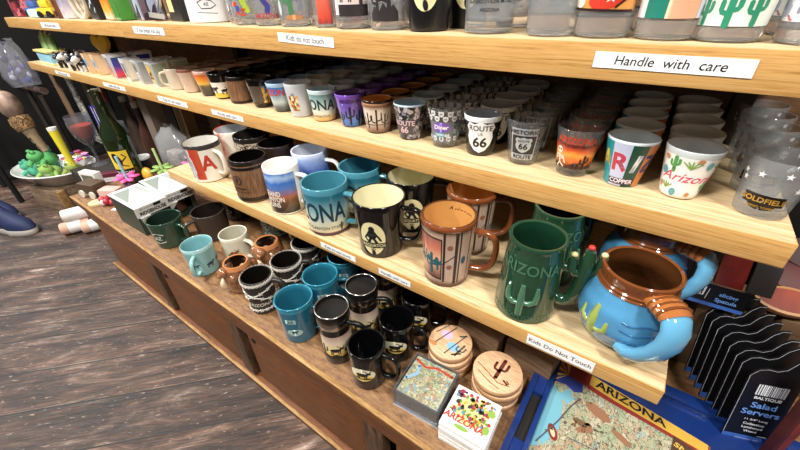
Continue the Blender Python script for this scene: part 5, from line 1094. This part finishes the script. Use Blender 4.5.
# coil of beige rope, white strip box, animals and toys at the far end
t = thing('rope_coil', 'coil of beige rope standing between the black box and the white box', 'rope', (-1.63, .53, ZA + .055), .1)
mb = MB()
for k in range(4): mb.tube([(.045 * math.cos(a) * (1 - .1 * k), -.018 + .012 * k, .054 * (1 - .05 * k) * math.sin(a)) for a in [2 * PI * i / 32 for i in range(32)]], .007, 8, 0, 1, None, True)
mb.build('rope', mat('B8AC98', .8, bump=.4, vary=.25), t)
t2 = dup(t, (-1.56, .61, ZA + .055), 'second coil of beige rope behind the first')
abox(-1.76, .525, .055, .05, .15, 'tall white and lilac souvenir box leaning by the rope coil', grad('lilac_box', [(0, 'E8E4EC'), (.4, 'A8A4C8'), (.6, 'E8E8EC'), (1, 'C8C8D8')], 'Y', .3, 3), mat('DCD8E0', .5))
abox(-1.845, .53, .06, .06, .15, 'dark chestnut souvenir box with a tan stripe', grad('chestnut', [(0, '5A2E1E'), (.4, 'B87A4A'), (.6, '4A2018'), (1, '6A3A28')], 'X', .2, 3), mat('4A2018', .5))
for x, y, c, lab in ((-1.93, .51, 'E2C83A', 'little yellow toy vehicle near the chestnut box'), (-2.16, .53, '4A6AA8', 'blue rounded toy vehicle under the yellow bowl')):
    t = thing('toy_car', lab, 'toy', (x, y, ZA), .3, 'toys at the far end of the top shelf')
    mb = MB(); mb.box(-.04, .04, -.02, .02, .01, .032); mb.box(-.02, .026, -.017, .017, .032, .055); mb.build('car_body', mat(c, .3, 0, .4), t, .006)
    for wx in (-.024, .024):
        for wy in (-.021, .021):
            mb = MB(); mb.lathe([(0, -.004), (.011, -.004), (.011, .004), (0, .004)], 14, None, Matrix.Translation((wx, wy, .0112)) @ Matrix.Rotation(PI / 2, 4, 'X')); mb.build('wheel', INK, t)
t = thing('gift_bag', 'pale mint paper bag lying flat by the yellow toy vehicle', 'bag', (-2.03, .515, ZA), .2)
mb = MB(); mb.box(-.05, .05, -.03, .03, 0, .028); mb.build('paper', mat('B8D8D0', .6), t, .008)
t = thing('yellow_bowl', 'shiny yellow bowl resting on the far end of the top shelf', 'bowl', (-2.19, .62, ZA), 0)
mb = MB(); mb.lathe([(0, 0), (.04, 0), (.05, .004), (.055, .055), (.09, .09), (.087, .091), (.05, .06), (0, .055)], 32); mb.build('shell', mat('E2C440', .2, 0, .5), t)
abox(-2.33, .53, .07, .07, .12, 'red plaid fabric pouch with a dark base at the shelf end', collage('red_plaid', ['A83A4A', '6A2A3A', 'C87A80', '3A1A22'], 9, coord='UV'), mat('7A2A36', .6), name='fabric_pouch', cat='pouch')

# ================================================================== FAR END: GIFTS, BOTTLE, BOWL
def giftbox(loc, rz, label, rest):
    T = thing('gift_box', label, 'gift box', loc, rz, 'paper topped gift boxes'); T.scale = (1, 1.9, 1)
    a, h = .0375, .08; GC = mat('2A3A30', .45)
    mb = MB()
    for q in ((-a, a, a - .002, a, 0, h), (-a, -a + .002, -a, a - .0021, 0, h), (a - .002, a, -a, a - .0021, 0, h), (-a + .0021, a - .0021, -a, a - .0021, 0, .002), (-a + .0021, -a + .012, -a, -a + .002, .0021, h), (a - .012, a - .0021, -a, -a + .002, .0021, h)): mb.box(*q)
    mb.build('carton', GC, T)
    mb = MB(); mb.box(-a - .002, a + .002, -a - .002, a + .002, h + .0002, h + .003); mb.build('paper_lid', mat('D8DAD8', .5), T, .001)
    decal('folded_triangles', [([[(-a + .006, -a + .02), (-a + .006, a - .006), (.01, a - .006)]], mat('8A948C', .5)), ([[(a - .006, -.02), (a - .006, a - .006), (.014, a - .006)]], mat('A8ACA8', .5))], on_plane((0, 0, h + .003), (1, 0, 0), (0, 1, 0)), T, 0)
    mb = MB(); mb.box(-a - .002, a + .002, -a - .0045, -a - .0022, h - .024, h + .003); mb.build('header_band', mat('CDCBC4', .5), T)
    decal('lettering', [(text('RIDGEHOUSE', .0125, 0, .04, .0, h - .015, .85) + text('gifts of the desert', .0055, 0, 0, -.01, h - .003), INK), (rect(.004, h - .006, .022, h + .001), INK)], on_plane((0, -a - .0045, 0), (1, 0, 0), (0, 0, 1)), T, 0)
    mb = MB(); mb.prism([(-a + .002, -.002), (-a + .026, -.002), (-a + .008, -.026)], -.001, .001, plane_matrix((0, -a - .006, h - .022), (1, 0, 0), (0, -.2, 1))); mb.build('folded_flap', mat('E0E2E0', .5), T)
    mb = MB(); R = cone(.028, .032, .068); rows, no = vessel(R, .068); mb.lathe(rows, 28, None, Matrix.Translation((0, -.008, .0025)) @ Matrix.Diagonal((1, .6, 1, 1))); mb.build('boxed_mug', mat('5A3A26', .2, 0, .4), T)
    return T
giftbox((-1.068, .276, ZL), PI / 2 + .02, 'paper topped green gift box with a lettered band at the cabinet front', 0)
giftbox((-1.078, .356, ZL), PI / 2 - .04, 'second paper topped green gift box reaching under the mug shelf corner', 0)
# flower pens and little things
def flower_pen(loc, label, c, pc, hh=.07):
    T = thing('flower_pen', label, 'pen', loc, 0, 'flower topped pens')
    for k in range(9):
        a = 2 * PI * k / 9; mb = MB(); mb.ball((.022 * math.cos(a), .022 * math.sin(a), .05 + .006 * (k % 2)), .013, 0, 10, 6, (1.2, .7, .35), Matrix.Rotation(a, 4, 'Z')); mb.build('petal', mat(c, .5), T)
    mb = MB(); mb.lathe([(0, 0), (.014, 0), (.016, .035), (.012, .045), (0, .045)], 14); mb.build('pot', mat('8A6A8A', .5), T)
    mb = MB(); mb.tube([(0, 0, .04), (-.004, 0, .05 + hh * .5), (-.008, 0, .05 + hh)], .0042, 10); mb.build('pen', mat(pc, .35), T)
flower_pen((-1.30, .335, ZL), 'pen with pale blue barrel rising from a hot pink flower', 'E0559A', '9AC4D0')
flower_pen((-1.27, .43, ZL), 'pen with pale green barrel rising from a lime flower', '8AAA5A', 'B8D890')
flower_pen((-1.22, .50, ZL), 'pen hidden in a pink flower beside the mug shelf corner', 'D85A9A', 'D8D8D8', .02)
t = thing('yellow_trinket', 'round yellow and orange trinket by the pink flower pen', 'trinket', (-1.32, .40, ZL))
mb = MB(); mb.ball((0, 0, .03), .026, 0, 18, 12, (1, .6, 1)); mb.build('ball', mat('D8A83A', .35), t); mb = MB(); mb.lathe([(0, 0), (.012, 0), (.01, .006), (0, .006)], 14); mb.build('foot', INK, t)
t = thing('red_keyring', 'red and white beaded keyring lying at the worktop edge', 'keyring', (-1.283, .262, ZL))
for k in range(8):
    a = k * .8; mb = MB(); mb.ball((.02 * math.cos(a), .016 * math.sin(a), .009 + .006 * (k % 2)), .0095, 0, 10, 7); mb.build('bead', mat(('B83A46', 'C84A56', 'E0C8C8', 'A82E3A')[k % 4], .4), t)
t = thing('soap_bar', 'pale pink wrapped soap tilted beside the red keyring', 'soap', (-1.318, .285, ZL + .002), .5)
mb = MB(); mb.box(-.03, .03, -.018, .018, 0, .03); mb.build('bar', mat('C8A89C', .6), t, .005)
t = thing('wood_disc', 'round pale wooden disc at the far worktop corner', 'disc', (-1.315, .2385, ZL))
mb = MB(); mb.lathe([(0, 0), (.022, 0), (.022, .006), (0, .006)], 24); mb.build('disc', mat('D2BC8E', .6), t)
t = thing('toy_truck', 'small brown wooden toy wagon with white wheels at the far worktop end', 'toy', (-1.385, .262, ZL), .3)
mb = MB(); mb.box(-.034, .034, -.022, .022, .012, .045); mb.build('wagon_body', mat('4E3A28', .6), t, .002)
for wx in (-.022, .022):
    for wy in (-.0245, .0245):
        mb = MB(); mb.lathe([(0, -.002), (.012, -.002), (.012, .002), (0, .002)], 16, None, Matrix.Translation((wx, wy, .0122)) @ Matrix.Rotation(PI / 2, 4, 'X')); mb.build('wheel', mat('D8D0C0', .5), t)
t = thing('white_tag', 'small white tag lying on the worktop in front of the red keyring', 'tag', (-1.225, .252, ZL), .4)
mb = MB(); mb.box(-.008, .008, -.005, .005, .0003, .002); mb.build('card', PAPER, t)
def cup_toy(x, y, z, label, c1, c2, h=.06, r=.026):
    t = thing('novelty_cup', label, 'cup', (x, y, z), 0, 'small black and white gifts')
    R = cone(r * .85, r, h); body_mesh(R, h, mat(c1, .3, 0, .3), mat(c2, .4), t, mat(c2, .4))
cup_toy(-1.425, .435, ZL, 'black novelty cup with a white rim behind the dark bottle', '141416', 'D8D8D8')
cup_toy(-1.31, .65, ZL, 'black novelty cup with a white top near the maroon box', '141416', 'C8CCD0', .07)
cup_toy(-1.375, .655, ZL, 'taller black novelty cup behind the clear plastic bag', '101012', 'D0D4D8', .075)
t = thing('photo_block', 'white framed picture block tilted at the far worktop corner', 'frame', (-1.452, .285, ZL), .3)
mb = MB(); mb.box(-.035, .035, -.012, .012, .0003, .055); mb.build('frame', mat('DDDAD4', .5), t, .002)
mb = MB(); mb.box(-.026, .026, -.0128, -.0121, .01, .046); mb.build('picture', mat('6A6A58', .4), t)
# dark bottle
t = thing('wine_bottle', 'dark green glass bottle with a yellow animal label', 'bottle', (-1.375, .375, ZL), 0)
mb = MB(); mb.lathe([(0, .004), (.030, 0), (.036, .004), (.037, .15), (.034, .175), (.02, .205), (.0145, .225), (.014, .285), (.0155, .287), (.0155, .298), (.012, .3), (0, .3)], 36); mb.build('glass', mat('16240F', .06, 0, .8), t)
decal('label', [(rect(-.03, .03, .03, .125), mat('16140F', .4)), (rect(-.028, .062, .028, .122), mat('E0C43A', .4)), (ell(-.006, .095, .011, .022, 20, .3) + stroke([(.006, .088), (.02, .10), (.012, .11)], .004) + stroke([(-.002, .078), (.018, .07)], .003), INK), (text('TOUCAN', .0125, 0, .02, 0, .05), mat('E8E4DC', .4))], on_cup(lambda z: .0372, -42), t)
t = thing('price_card', 'crumpled white price card leaning on the foot of the dark bottle', 'card', (-1.335, .345, ZL), -.5)
mb = MB(); mb.prism([(-.03, 0), (.03, .004), (.032, .034), (.008, .04), (-.028, .036)], -.0008, .0008, plane_matrix((0, 0, .001), (1, 0, 0), (0, .5, 1))); mb.build('card', mat('D8D4CC', .6), t)
decal('lettering', [(text('FRAGILE', .011, 0, .02, 0, .02), mat('8A8078', .5))], lambda a, b, o: plane_matrix((0, 0, .001), (1, 0, 0), (0, .5, 1)) @ Vector((a, b, .0009 + o)), t, 0)
# clear bag of party things, maroon box, tall brown boxes under the middle shelf
BAG = thin_glass('crinkled_bag', 'E8EAEC', '8A8A8A', .15, .22)
t = thing('plastic_bag', 'crinkled clear plastic bag beside the mug shelf corner', 'bag', (-1.372, .53, ZL), .1)
mb = MB()
rr = random.Random(5); prof = [(0, 0), (.05, .002), (.066, .03), (.068, .07), (.058, .11), (.03, .135), (.02, .15)]
mb.lathe(prof, 22, None, None, False, 1.1, .7); mb.v = [(x + rr.uniform(-.006, .006), y + rr.uniform(-.006, .006), z + (rr.uniform(-.005, .005) if z > .01 else 0)) for x, y, z in mb.v]; mb.build('film', BAG, t)
mb = MB(); mb.box(-.035, .035, -.02, .02, .004, .06); mb.build('contents', mat('B8AEA6', .6, vary=.4, bscale=60), t, .008)
abox_z = ZA; ZA = ZL
abox(-1.235, .70, .11, .05, .19, 'maroon box with a brown button behind the clear plastic bag', mat('3A1418', .4), mat('2E1014', .4), .0, 'maroon_box', layers=[(ell(-.005, .14, .012, .009), mat('7A4A32', .5)), (rect(-.05, .165, .05, .178), mat('6A4A50', .5))])
ZA = .2004
abox(-1.52, .56, .055, .05, .355, 'tall grey-brown carton standing behind the dark bottle', mat('75675A', .6), mat('6A5C50', .6), .05, 'tall_carton')
ZA = ZL
abox(-1.418, .62, .05, .04, .24, 'tall olive-brown carton with pale edges beside the clear bag', mat('7A6240', .6), mat('A8987C', .6), .05, 'tall_carton', layers=[(rect(-.024, .002, -.019, .238) + rect(.019, .002, .024, .238), mat('B8AC98', .6))])
abox(-1.36, .72, .07, .04, .22, 'pale tan carton in the shade above the clear bag', mat('A08A6E', .6), mat('8A765C', .6), .1, 'tall_carton')
ZA = .2004
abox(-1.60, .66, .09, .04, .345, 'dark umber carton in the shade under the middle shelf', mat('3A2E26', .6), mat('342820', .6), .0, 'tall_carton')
ZA = abox_z
ZA = ZL
for i, (x, y, wd, dp, h, c, lab) in enumerate(((-1.12, .66, .06, .06, .09, 'A89C88', 'pale grey small carton behind the second gift box'), (-1.17, .60, .05, .05, .05, '8A6A48', 'low tan carton beside the pale grey one'), (-1.13, .74, .10, .04, .16, 'B0A08A', 'cream carton against the back wall by the maroon box'), (-1.30, .755, .12, .03, .21, '96876E', 'tall cream-grey carton against the back wall'), (-1.43, .74, .06, .04, .22, 'A08C6C', 'narrow tan carton against the back wall at the worktop end'))):
    abox(x, y, wd, dp, h, lab, mat(c, .6), mat(c, .6), .05 * (i % 3) - .05, 'small_carton', layers=[(rect(-wd * .3, h * .55, wd * .3, h * .8), mat('6A5444', .5))])
for x, y, lab in ((-1.46, .405, 'black trinket pot with a white top at the worktop corner'), (-1.30, .545, 'black trinket pot with a white top beside the clear plastic bag'), (-1.24, .56, 'black trinket pot with a white top near the green flower pen')):
    if x > -1.45: cup_toy(x, y, ZL, lab, '121214', 'D8DADC', .055, .024)
ZA = abox_z
# worktop of a lower crate holding the enamel bowl
CR = wood('crate_boards', '5A4636', '7E6752', 'A08A72', (2, 14, 10), .6, .2)
cr = thing('wooden_crate', 'low pale wooden crate under the white enamel bowl', 'crate', (-2.285, .214, 0), math.radians(16))
mb = MB(); mb.box(-.01, .185, 0, .012, .0005, .1); mb.build('front_panel', CR, cr, .002)
mb = MB(); mb.box(-.01, .185, .0125, .27, .088, .1); mb.build('top_panel', CR, cr, .002)
for x in (-.01, .173): mb = MB(); mb.box(x, x + .012, .0125, .27, .0005, .0875); mb.build('side_panel', CR, cr, .002)
mb = MB(); mb.box(.186, .198, .0, .03, .0005, .1); mb.build('batten', CABEDGE, cr, .001)
# white enamel bowl of plush toys
bw = thing('enamel_bowl', 'large white enamel bowl with a dark rim holding green plush toys', 'bowl', (-2.255, .335, .1004), .35)
mb = MB(); mb.lathe([(0, .001), (.09, 0), (.10, .004), (.155, .062), (.166, .068), (.164, .071), (.15, .064), (.098, .009), (0, .006)], 56, [0] * 8, None, True, 1.15, .82); mb.build('shell', mat('DAD8D4', .2, 0, .5), bw)
mb = MB(); mb.tube([(.1655 * 1.15 * math.cos(a), .1655 * .82 * math.sin(a), .0695) for a in [2 * PI * i / 56 for i in range(56)]], .0035, 8, 0, 1, None, True); mb.build('rolled_rim', mat('E0DEDA', .2, 0, .5), bw)
def plush(loc, label, c, s, rz, belly=None):
    T = thing('plush_frog', label, 'plush toy', loc, rz, 'plush toys in the bowl'); m = mat(c, .85, bump=.3, bscale=300)
    mb = MB(); mb.ball((0, 0, .032 * s), .04 * s, 0, 20, 12, (1.15, 1, .78)); mb.build('body', m, T)
    mb = MB(); mb.ball((.03 * s, 0, .06 * s), .03 * s, 0, 18, 12, (1, 1.1, .8)); h = mb.build('head', m, T)
    for y in (-.016, .016):
        mb = MB(); mb.ball((.038 * s, y * s, .082 * s), .0095 * s, 0, 12, 8); mb.build('eye', m, h)
        mb = MB(); mb.ball((.0465 * s, y * s, .084 * s), .004 * s, 0, 8, 6); mb.build('pupil', INK, h)
    for y in (-1, 1):
        mb = MB(); mb.tube([(.02 * s, y * .034 * s, .04 * s), (.04 * s, y * .05 * s, .025 * s), (.056 * s, y * .045 * s, .012 * s)], [.011 * s, .01 * s, .012 * s], 10); mb.build('arm', m, T)
    if belly: mb = MB(); mb.ball((.036 * s, 0, .034 * s), .016 * s, 0, 14, 8, (.6, 1.2, 1)); mb.build('belly_patch', mat(belly, .8), T)
plush((-2.345, 0.280, 0.124), 'light teal green plush frog at the near rim of the bowl', '4FA888', .85, -2.2)
plush((-2.262, 0.322, 0.172), 'bright green plush frog on top of the pile in the bowl', '58A860', 1.0, -1.4)
plush((-2.200, 0.310, 0.134), 'lime plush frog with a pale grey belly in the bowl', '8AB05A', .85, -.9, 'C0C0BC')
plush((-2.145, 0.380, 0.137), 'olive plush frog at the far side of the bowl', '8A9A4A', .75, -.6)
t = thing('plush_frog', 'sea green plush worm rearing up at the rim of the bowl', 'plush toy', (-2.360, 0.355, 0.137), 0, 'plush toys in the bowl')
mb = MB(); mb.tube([(0, 0, .0), (.01, 0, .03), (-.004, 0, .06), (.004, 0, .085), (.012, 0, .1)], [.018, .016, .014, .016, .012], 14); mb.build('body', mat('3E9A78', .85), t)
t = thing('flower_lei', 'garland of pink yellow and violet cloth flowers on the plush toys', 'garland', (-2.215, 0.415, 0.157))
rr = random.Random(9)
for k in range(16):
    a = 2 * PI * k / 16; mb = MB(); c = (.06 * math.cos(a), .038 * math.sin(a), .03 + .02 * rr.random())
    for j in range(5): b = j * 2 * PI / 5; mb.ball((c[0] + .009 * math.cos(b), c[1] + .009 * math.sin(b), c[2]), .0075, 0, 8, 5, (1, 1, .5))
    mb.build('flower', mat(('E0609A', 'E8D05A', '5A5AB8', 'E89AC0', '7A3A9A', 'D84A3A')[k % 6], .6), t)
# yellow tube, blue striped pack and red goblet behind the bowl
t = thing('yellow_tube', 'slim yellow tube with a white cap standing in the bowl of plush toys', 'tube', (-2.115, .375, .125), 0)
mb = MB(); mb.tube([(0, 0, .0), (-.012, .0, .225)], [.01, .0175], 20); mb.build('tube', mat('E6D83A', .35), t)
mb = MB(); mb.tube([(-.0121, 0, .2255), (-.0128, 0, .238)], .018, 20); mb.build('cap', mat('E4E4DC', .4), t)
abox_z = ZA; ZA = .2004
abox(-1.965, .525, .12, .03, .235, 'blue white and violet striped pack standing behind the red goblet', grad('blue_stripes', [(0, '2A2A86'), (.14, '2A2A86'), (.15, 'E4E2EC'), (.22, 'E4E2EC'), (.23, '2E2E6E'), (.4, '2E2E6E'), (.41, 'D8D8E8'), (.48, 'D8D8E8'), (.49, '3A2A5A'), (.68, '3A2A5A'), (.69, 'C8C8D8'), (.76, 'C8C8D8'), (.77, '2A2240')], 'X', 0, 1, 'CONSTANT'), mat('2A2A6A', .4), 0, 'striped_pack', 'pack')
ZA = abox_z
def goblet(loc, label, c):
    T = thing('goblet', label, 'goblet', loc, 0, 'clear goblets')
    mb = MB(); mb.lathe([(.034, 0), (.033, .003), (.006, .008), (.005, .06), (.012, .07), (.04, .10), (.047, .14), (.044, .17), (.0425, .17), (.045, .14), (.038, .102), (.008, .073), (0, .072)], 32); mb.build('glass', thin_glass('party_plastic', 'EEF2F6', 'A8B8C8', .05, .06), T)
    mb = MB(); mb.lathe([(0, .075), (.034, .103), (.0405, .13), (.0405, .138), (0, .138)], 28); mb.build('drink', mat(c, .3), T); T.scale = (.95, .95, 1.3)
g1 = goblet((-1.975, .44, .2004), 'clear goblet with a rust red filling behind the bowl', 'C8482A')
g2 = goblet((-1.70, .47, .2004), 'clear goblet with a dark red filling beyond the dark bottle', '7A2E22')
t = thing('maroon_pen_box', 'maroon and white slim box lying against the bowl and bottle', 'box', (-1.545, .36, .2004), .9)
mb = MB(); mb.box(-.06, .06, -.014, .014, .0, .10); mb.build('carton', mat('5A1E2E', .4), t, .002)
mb = MB(); mb.box(-.0605, .0605, -.0146, .0146, .07, .086); mb.build('white_band', mat('D8D4D0', .5), t)
# soap rolls on the floor by the cabinet end
for i, (x, y, z, c) in enumerate(((-1.86, .235, .0, 'C8A08A'), (-1.90, .285, 0, 'B89078'), (-1.80, .29, .0, 'D0AA94'), (-1.865, .262, .048, 'E0D8D0'))):
    t = thing('wrapped_roll', 'paper-banded roll on the floor by the cabinet end, %s' % ('nearest the aisle', 'rear brown one', 'pinkest, nearest the cabinet', 'pale one on top')[i], 'roll', (x, y, z + .0005), 1.2, 'wrapped rolls on the floor')
    Mr = Matrix.Translation((0, 0, .026)) @ Matrix.Rotation(PI / 2, 4, 'Y')
    mb = MB(); mb.lathe([(0, -.05), (.023, -.05), (.0255, -.045), (.0255, .045), (.023, .05), (0, .05)], 24, None, Mr); mb.build('roll', mat(c, .7), t)
    mb = MB(); mb.lathe([(.0256, -.022), (.026, -.022), (.026, .022), (.0256, .022)], 24, None, Mr); mb.build('paper_band', mat('E4E0DC', .6), t)
# things hanging and standing past the shelf end
dkr = thing('display_rack', 'black display rack with wire hooks in the dim far corner', 'rack', (-2.95, .05, 0))
DK = mat('070606', .8); WIRE = mat('6A6A6E', .3, .8)
mb = MB(); mb.box(-.3, 0, 0, 1.7, .001, .9); mb.build('back_panel', DK, dkr)
mb = MB(); mb.box(.0005, .16, 0.05, 1.7, .001, .02); mb.build('foot', DK, dkr)
for i in range(5): mb = MB(); mb.tube([(-.002, .25 + i * .16, .40 + .05 * (i % 2)), (.2, .25 + i * .16, .405 + .05 * (i % 2))], .003, 6); mb.build('hook', WIRE, dkr)
t = thing('rain_rattle', 'tan woven rattle with a pale head and dotted shaft hanging in the dim corner', 'rattle', (-2.22, .315, .255), 0); t.scale = (.72, .72, .8)
mb = MB(); mb.tube([(.02, .02, .0), (.0, .01, .07), (-.01, .0, .13)], [.02, .026, .035], 16); mb.build('shaft', mat('9A8468', .7, vary=.2), t)
for k in range(3): mb = MB(); mb.ball((.028 - .008 * k, -.008 - .004 * k, .02 + .03 * k), .008, 0, 10, 6, (1, .5, 1)); mb.build('dot', INK, t)
mb = MB(); mb.tube([(-.01, 0, .125), (-.02, -.004, .16), (-.03, -.005, .19)], [.045, .056, .05], 18); mb.build('wrap', collage('woven_wrap', ['8A6A42', '3A281C', 'B8905E', '5A4028'], 60, coord='Object', rough=.8, coat=0), t)
mb = MB(); mb.ball((-.05, -.01, .25), .062, 0, 20, 14, (1, .9, 1.2)); mb.build('head', mat('8A7466', .5, vary=.6, bscale=18), t)
mb = MB(); mb.tube([(-.05, -.01, .32), (-.055, 0, .40), (-.06, .05, .48)], .003, 6); mb.build('cord', mat('6A5A48', .8), t)
t = thing('wooden_rail', 'brown wooden hanging rail in front of the dim rack', 'rail', (-2.62, .47, .45), 0)
mb = MB(); mb.tube([(-.12, 0, 0), (.12, .02, 0)], .016, 14); mb.build('pole', mat('6A5444', .6, vary=.25), t)
for x in (-.11, .11): mb = MB(); mb.tube([(x, .0, -.018), (x, .0, -.4495)], .012, 10); mb.build('post', mat('2A211B', .6), t)
for i, (x, y, z, c) in enumerate(((-2.49, .46, .485, 'A8A4B8'), (-2.6, .45, .468, 'C0BEC8'), (-2.72, .46, .468, '8A88A0'))):
    t = thing('clear_gift_bag', 'crinkled clear bag of blue and white trinkets, %s the end of the shelves' % ('next to', 'second from', 'third from')[i], 'bag', (x, y, z), .3 + i, 'clear bags at the shelf end')
    mb = MB(); mb.lathe([(0, 0), (.045, .004), (.058, .05), (.055, .11), (.03, .16), (.012, .19), (.02, .2)], 18, None, None, False, 1, .6); mb.v = [(a + rr.uniform(-.006, .006), b + rr.uniform(-.006, .006), c_) for a, b, c_ in mb.v]; mb.build('film', thin_glass('lilac_bag', 'E4E4EE', 'A8A6C0', .1, .12), t)
    for k in range(6):
        mb = MB(); mb.ball((rr.uniform(-.028, .028), rr.uniform(-.012, .012), .025 + .02 * k), .014, 0, 10, 7, (1, .6, 1)); mb.build('trinket', mat(('3A4AA8', 'D8D8DC', c, '6A5A9A', 'C8C4B0', '2A2A5A')[k], .4), t)
for i, (x, y, z0, h, c, lab) in enumerate(((-2.33, .56, .20, .36, 'A8A29A', 'grey patterned hanging strip under the far end of the middle shelf'), (-2.2, .58, .2, .36, '6A5640', 'brown wooden strip under the middle shelf next to the grey patterned one'), (-2.42, .53, .2, .35, '7A6048', 'brown slat at the end of the middle shelf'), (-2.08, .60, .2, .36, '3A2A24', 'dark brown strip with a red and white tag under the middle shelf'))):
    t = thing('hanging_strip', lab, 'strip', (x, y, z0), 0, 'hanging strips under the middle shelf')
    mb = MB(); mb.box(-.035, .035, -.004, .004, 0, h - .0005); mb.build('strip', mat(c, .6) if i else collage('lace_strip', ['8A867E', 'C0BCB4', '5A5650', 'D0CCC4'], 50, coord='Object', rough=.6), t, .001)
    if i == 3:
        mb = MB(); mb.box(-.02, .02, -.008, -.0045, h - .13, h - .02); mb.build('tag', mat('A82E2E', .5), t)
        mb = MB(); mb.box(-.014, .014, -.0095, -.0081, h - .09, h - .05); mb.build('tag_paper', PAPER, t)
for i, (x, y) in enumerate(((-1.95, .62), (-1.86, .64), (-1.78, .6), (-1.70, .63))):
    t = thing('trinket_bottle', 'small cluttered trinket bottle in the shade under the middle shelf, %s the grey-brown carton' % ('fourth from', 'third from', 'second from', 'next to')[i], 'bottle', (x, y, .2006), 0, 'trinket bottles in the shade')
    mb = MB(); mb.lathe([(0, 0), (.03, 0), (.032, .1), (.02, .15), (.011, .18), (.011, .24), (0, .24)], 20); mb.build('glass', mat(('5A4A40', '8A8478', '4A2E26', '6A6A60')[i], .2, 0, .4), t)
    mb = MB(); mb.lathe([(0, .2402), (.0135, .2402), (.0135, .262), (0, .262)], 16); mb.build('cap', mat(('C8C4BC', '8A2E2A', 'D0C8B0', '2A2A2A')[i], .4), t)
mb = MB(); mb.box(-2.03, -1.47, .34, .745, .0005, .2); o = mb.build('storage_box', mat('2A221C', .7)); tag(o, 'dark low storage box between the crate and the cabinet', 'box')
# stand leg
t = thing('iron_stand', 'black iron stand with a slanting leg in front of the far corner', 'stand', (-2.42, .175, 0))
for (x, y) in ((0, 0), (-.3, 0)): mb = MB(); mb.tube([(x, y, .001), (x, y, .44)], .011, 10); mb.build('leg', DK, t)
mb = MB(); mb.box(-.32, .02, -.02, .02, .441, .452); mb.build('plate', DK, t)
# sneakers
def sneaker(loc, label, rz):
    T = thing('sneaker', label, 'shoe', loc, rz, 'blue sneakers on the plank floor')
    def outline(s, z, grow=0):
        pts = []
        for i in range(36):
            a = 2 * PI * i / 36; x = .14 * math.cos(a); wd = .042 + .008 * math.cos(a) - (.008 if -.06 < x < .03 else 0)
            pts.append(((x) * s + grow * math.cos(a), (wd * s + grow) * math.sin(a), z))
        return pts
    def loft(rings, m, nm, par):
        mb = MB(); rows = []
        for r in rings: b = len(mb.v); mb.v += r; rows.append([b + i for i in range(len(r))])
        for A, B in zip(rows, rows[1:]):
            for i in range(36): mb.face([A[i], A[(i + 1) % 36], B[(i + 1) % 36], B[i]])
        mb.face(rows[0][::-1]); mb.face(rows[-1]); return mb.build(nm, m, par)
    loft([outline(.97, .0005), outline(1, .004), outline(1, .022), outline(.98, .026)], mat('C8C2B8', .5), 'sole', T)
    def up(s, z, k):
        return [(x * s - k * (.5), y * s, z + max(0, -(x) * .12)) for x, y, z in outline(1, 0)] if False else [((x * (1 - k * .55) - .14 * k * .62), y * s, z + (.0 if k < .01 else 0)) for x, y, _ in outline(1, 0)]
    u = loft([up(.96, .0255, 0), up(.95, .045, .05), up(.86, .062, .25), up(.72, .078, .5), up(.66, .098, .75), up(.66, .112, .85)], mat('16244C', .7, bump=.3, bscale=200), 'upper', T)
    for k in range(4):
        x = .045 - k * .025; mb = MB(); mb.tube([(x, -.024, .062 + k * .008), (x + .004, 0, .071 + k * .009), (x, .024, .062 + k * .008)], .0035, 8); mb.build('lace', mat('D0CCC8', .6), u)
    return T
sneaker((-2.125, .075, 0), 'blue canvas sneaker with white sole nearest the cabinet', math.radians(22))
sneaker((-2.34, .070, 0), 'blue canvas sneaker further from the cabinet, behind its mate', math.radians(20))
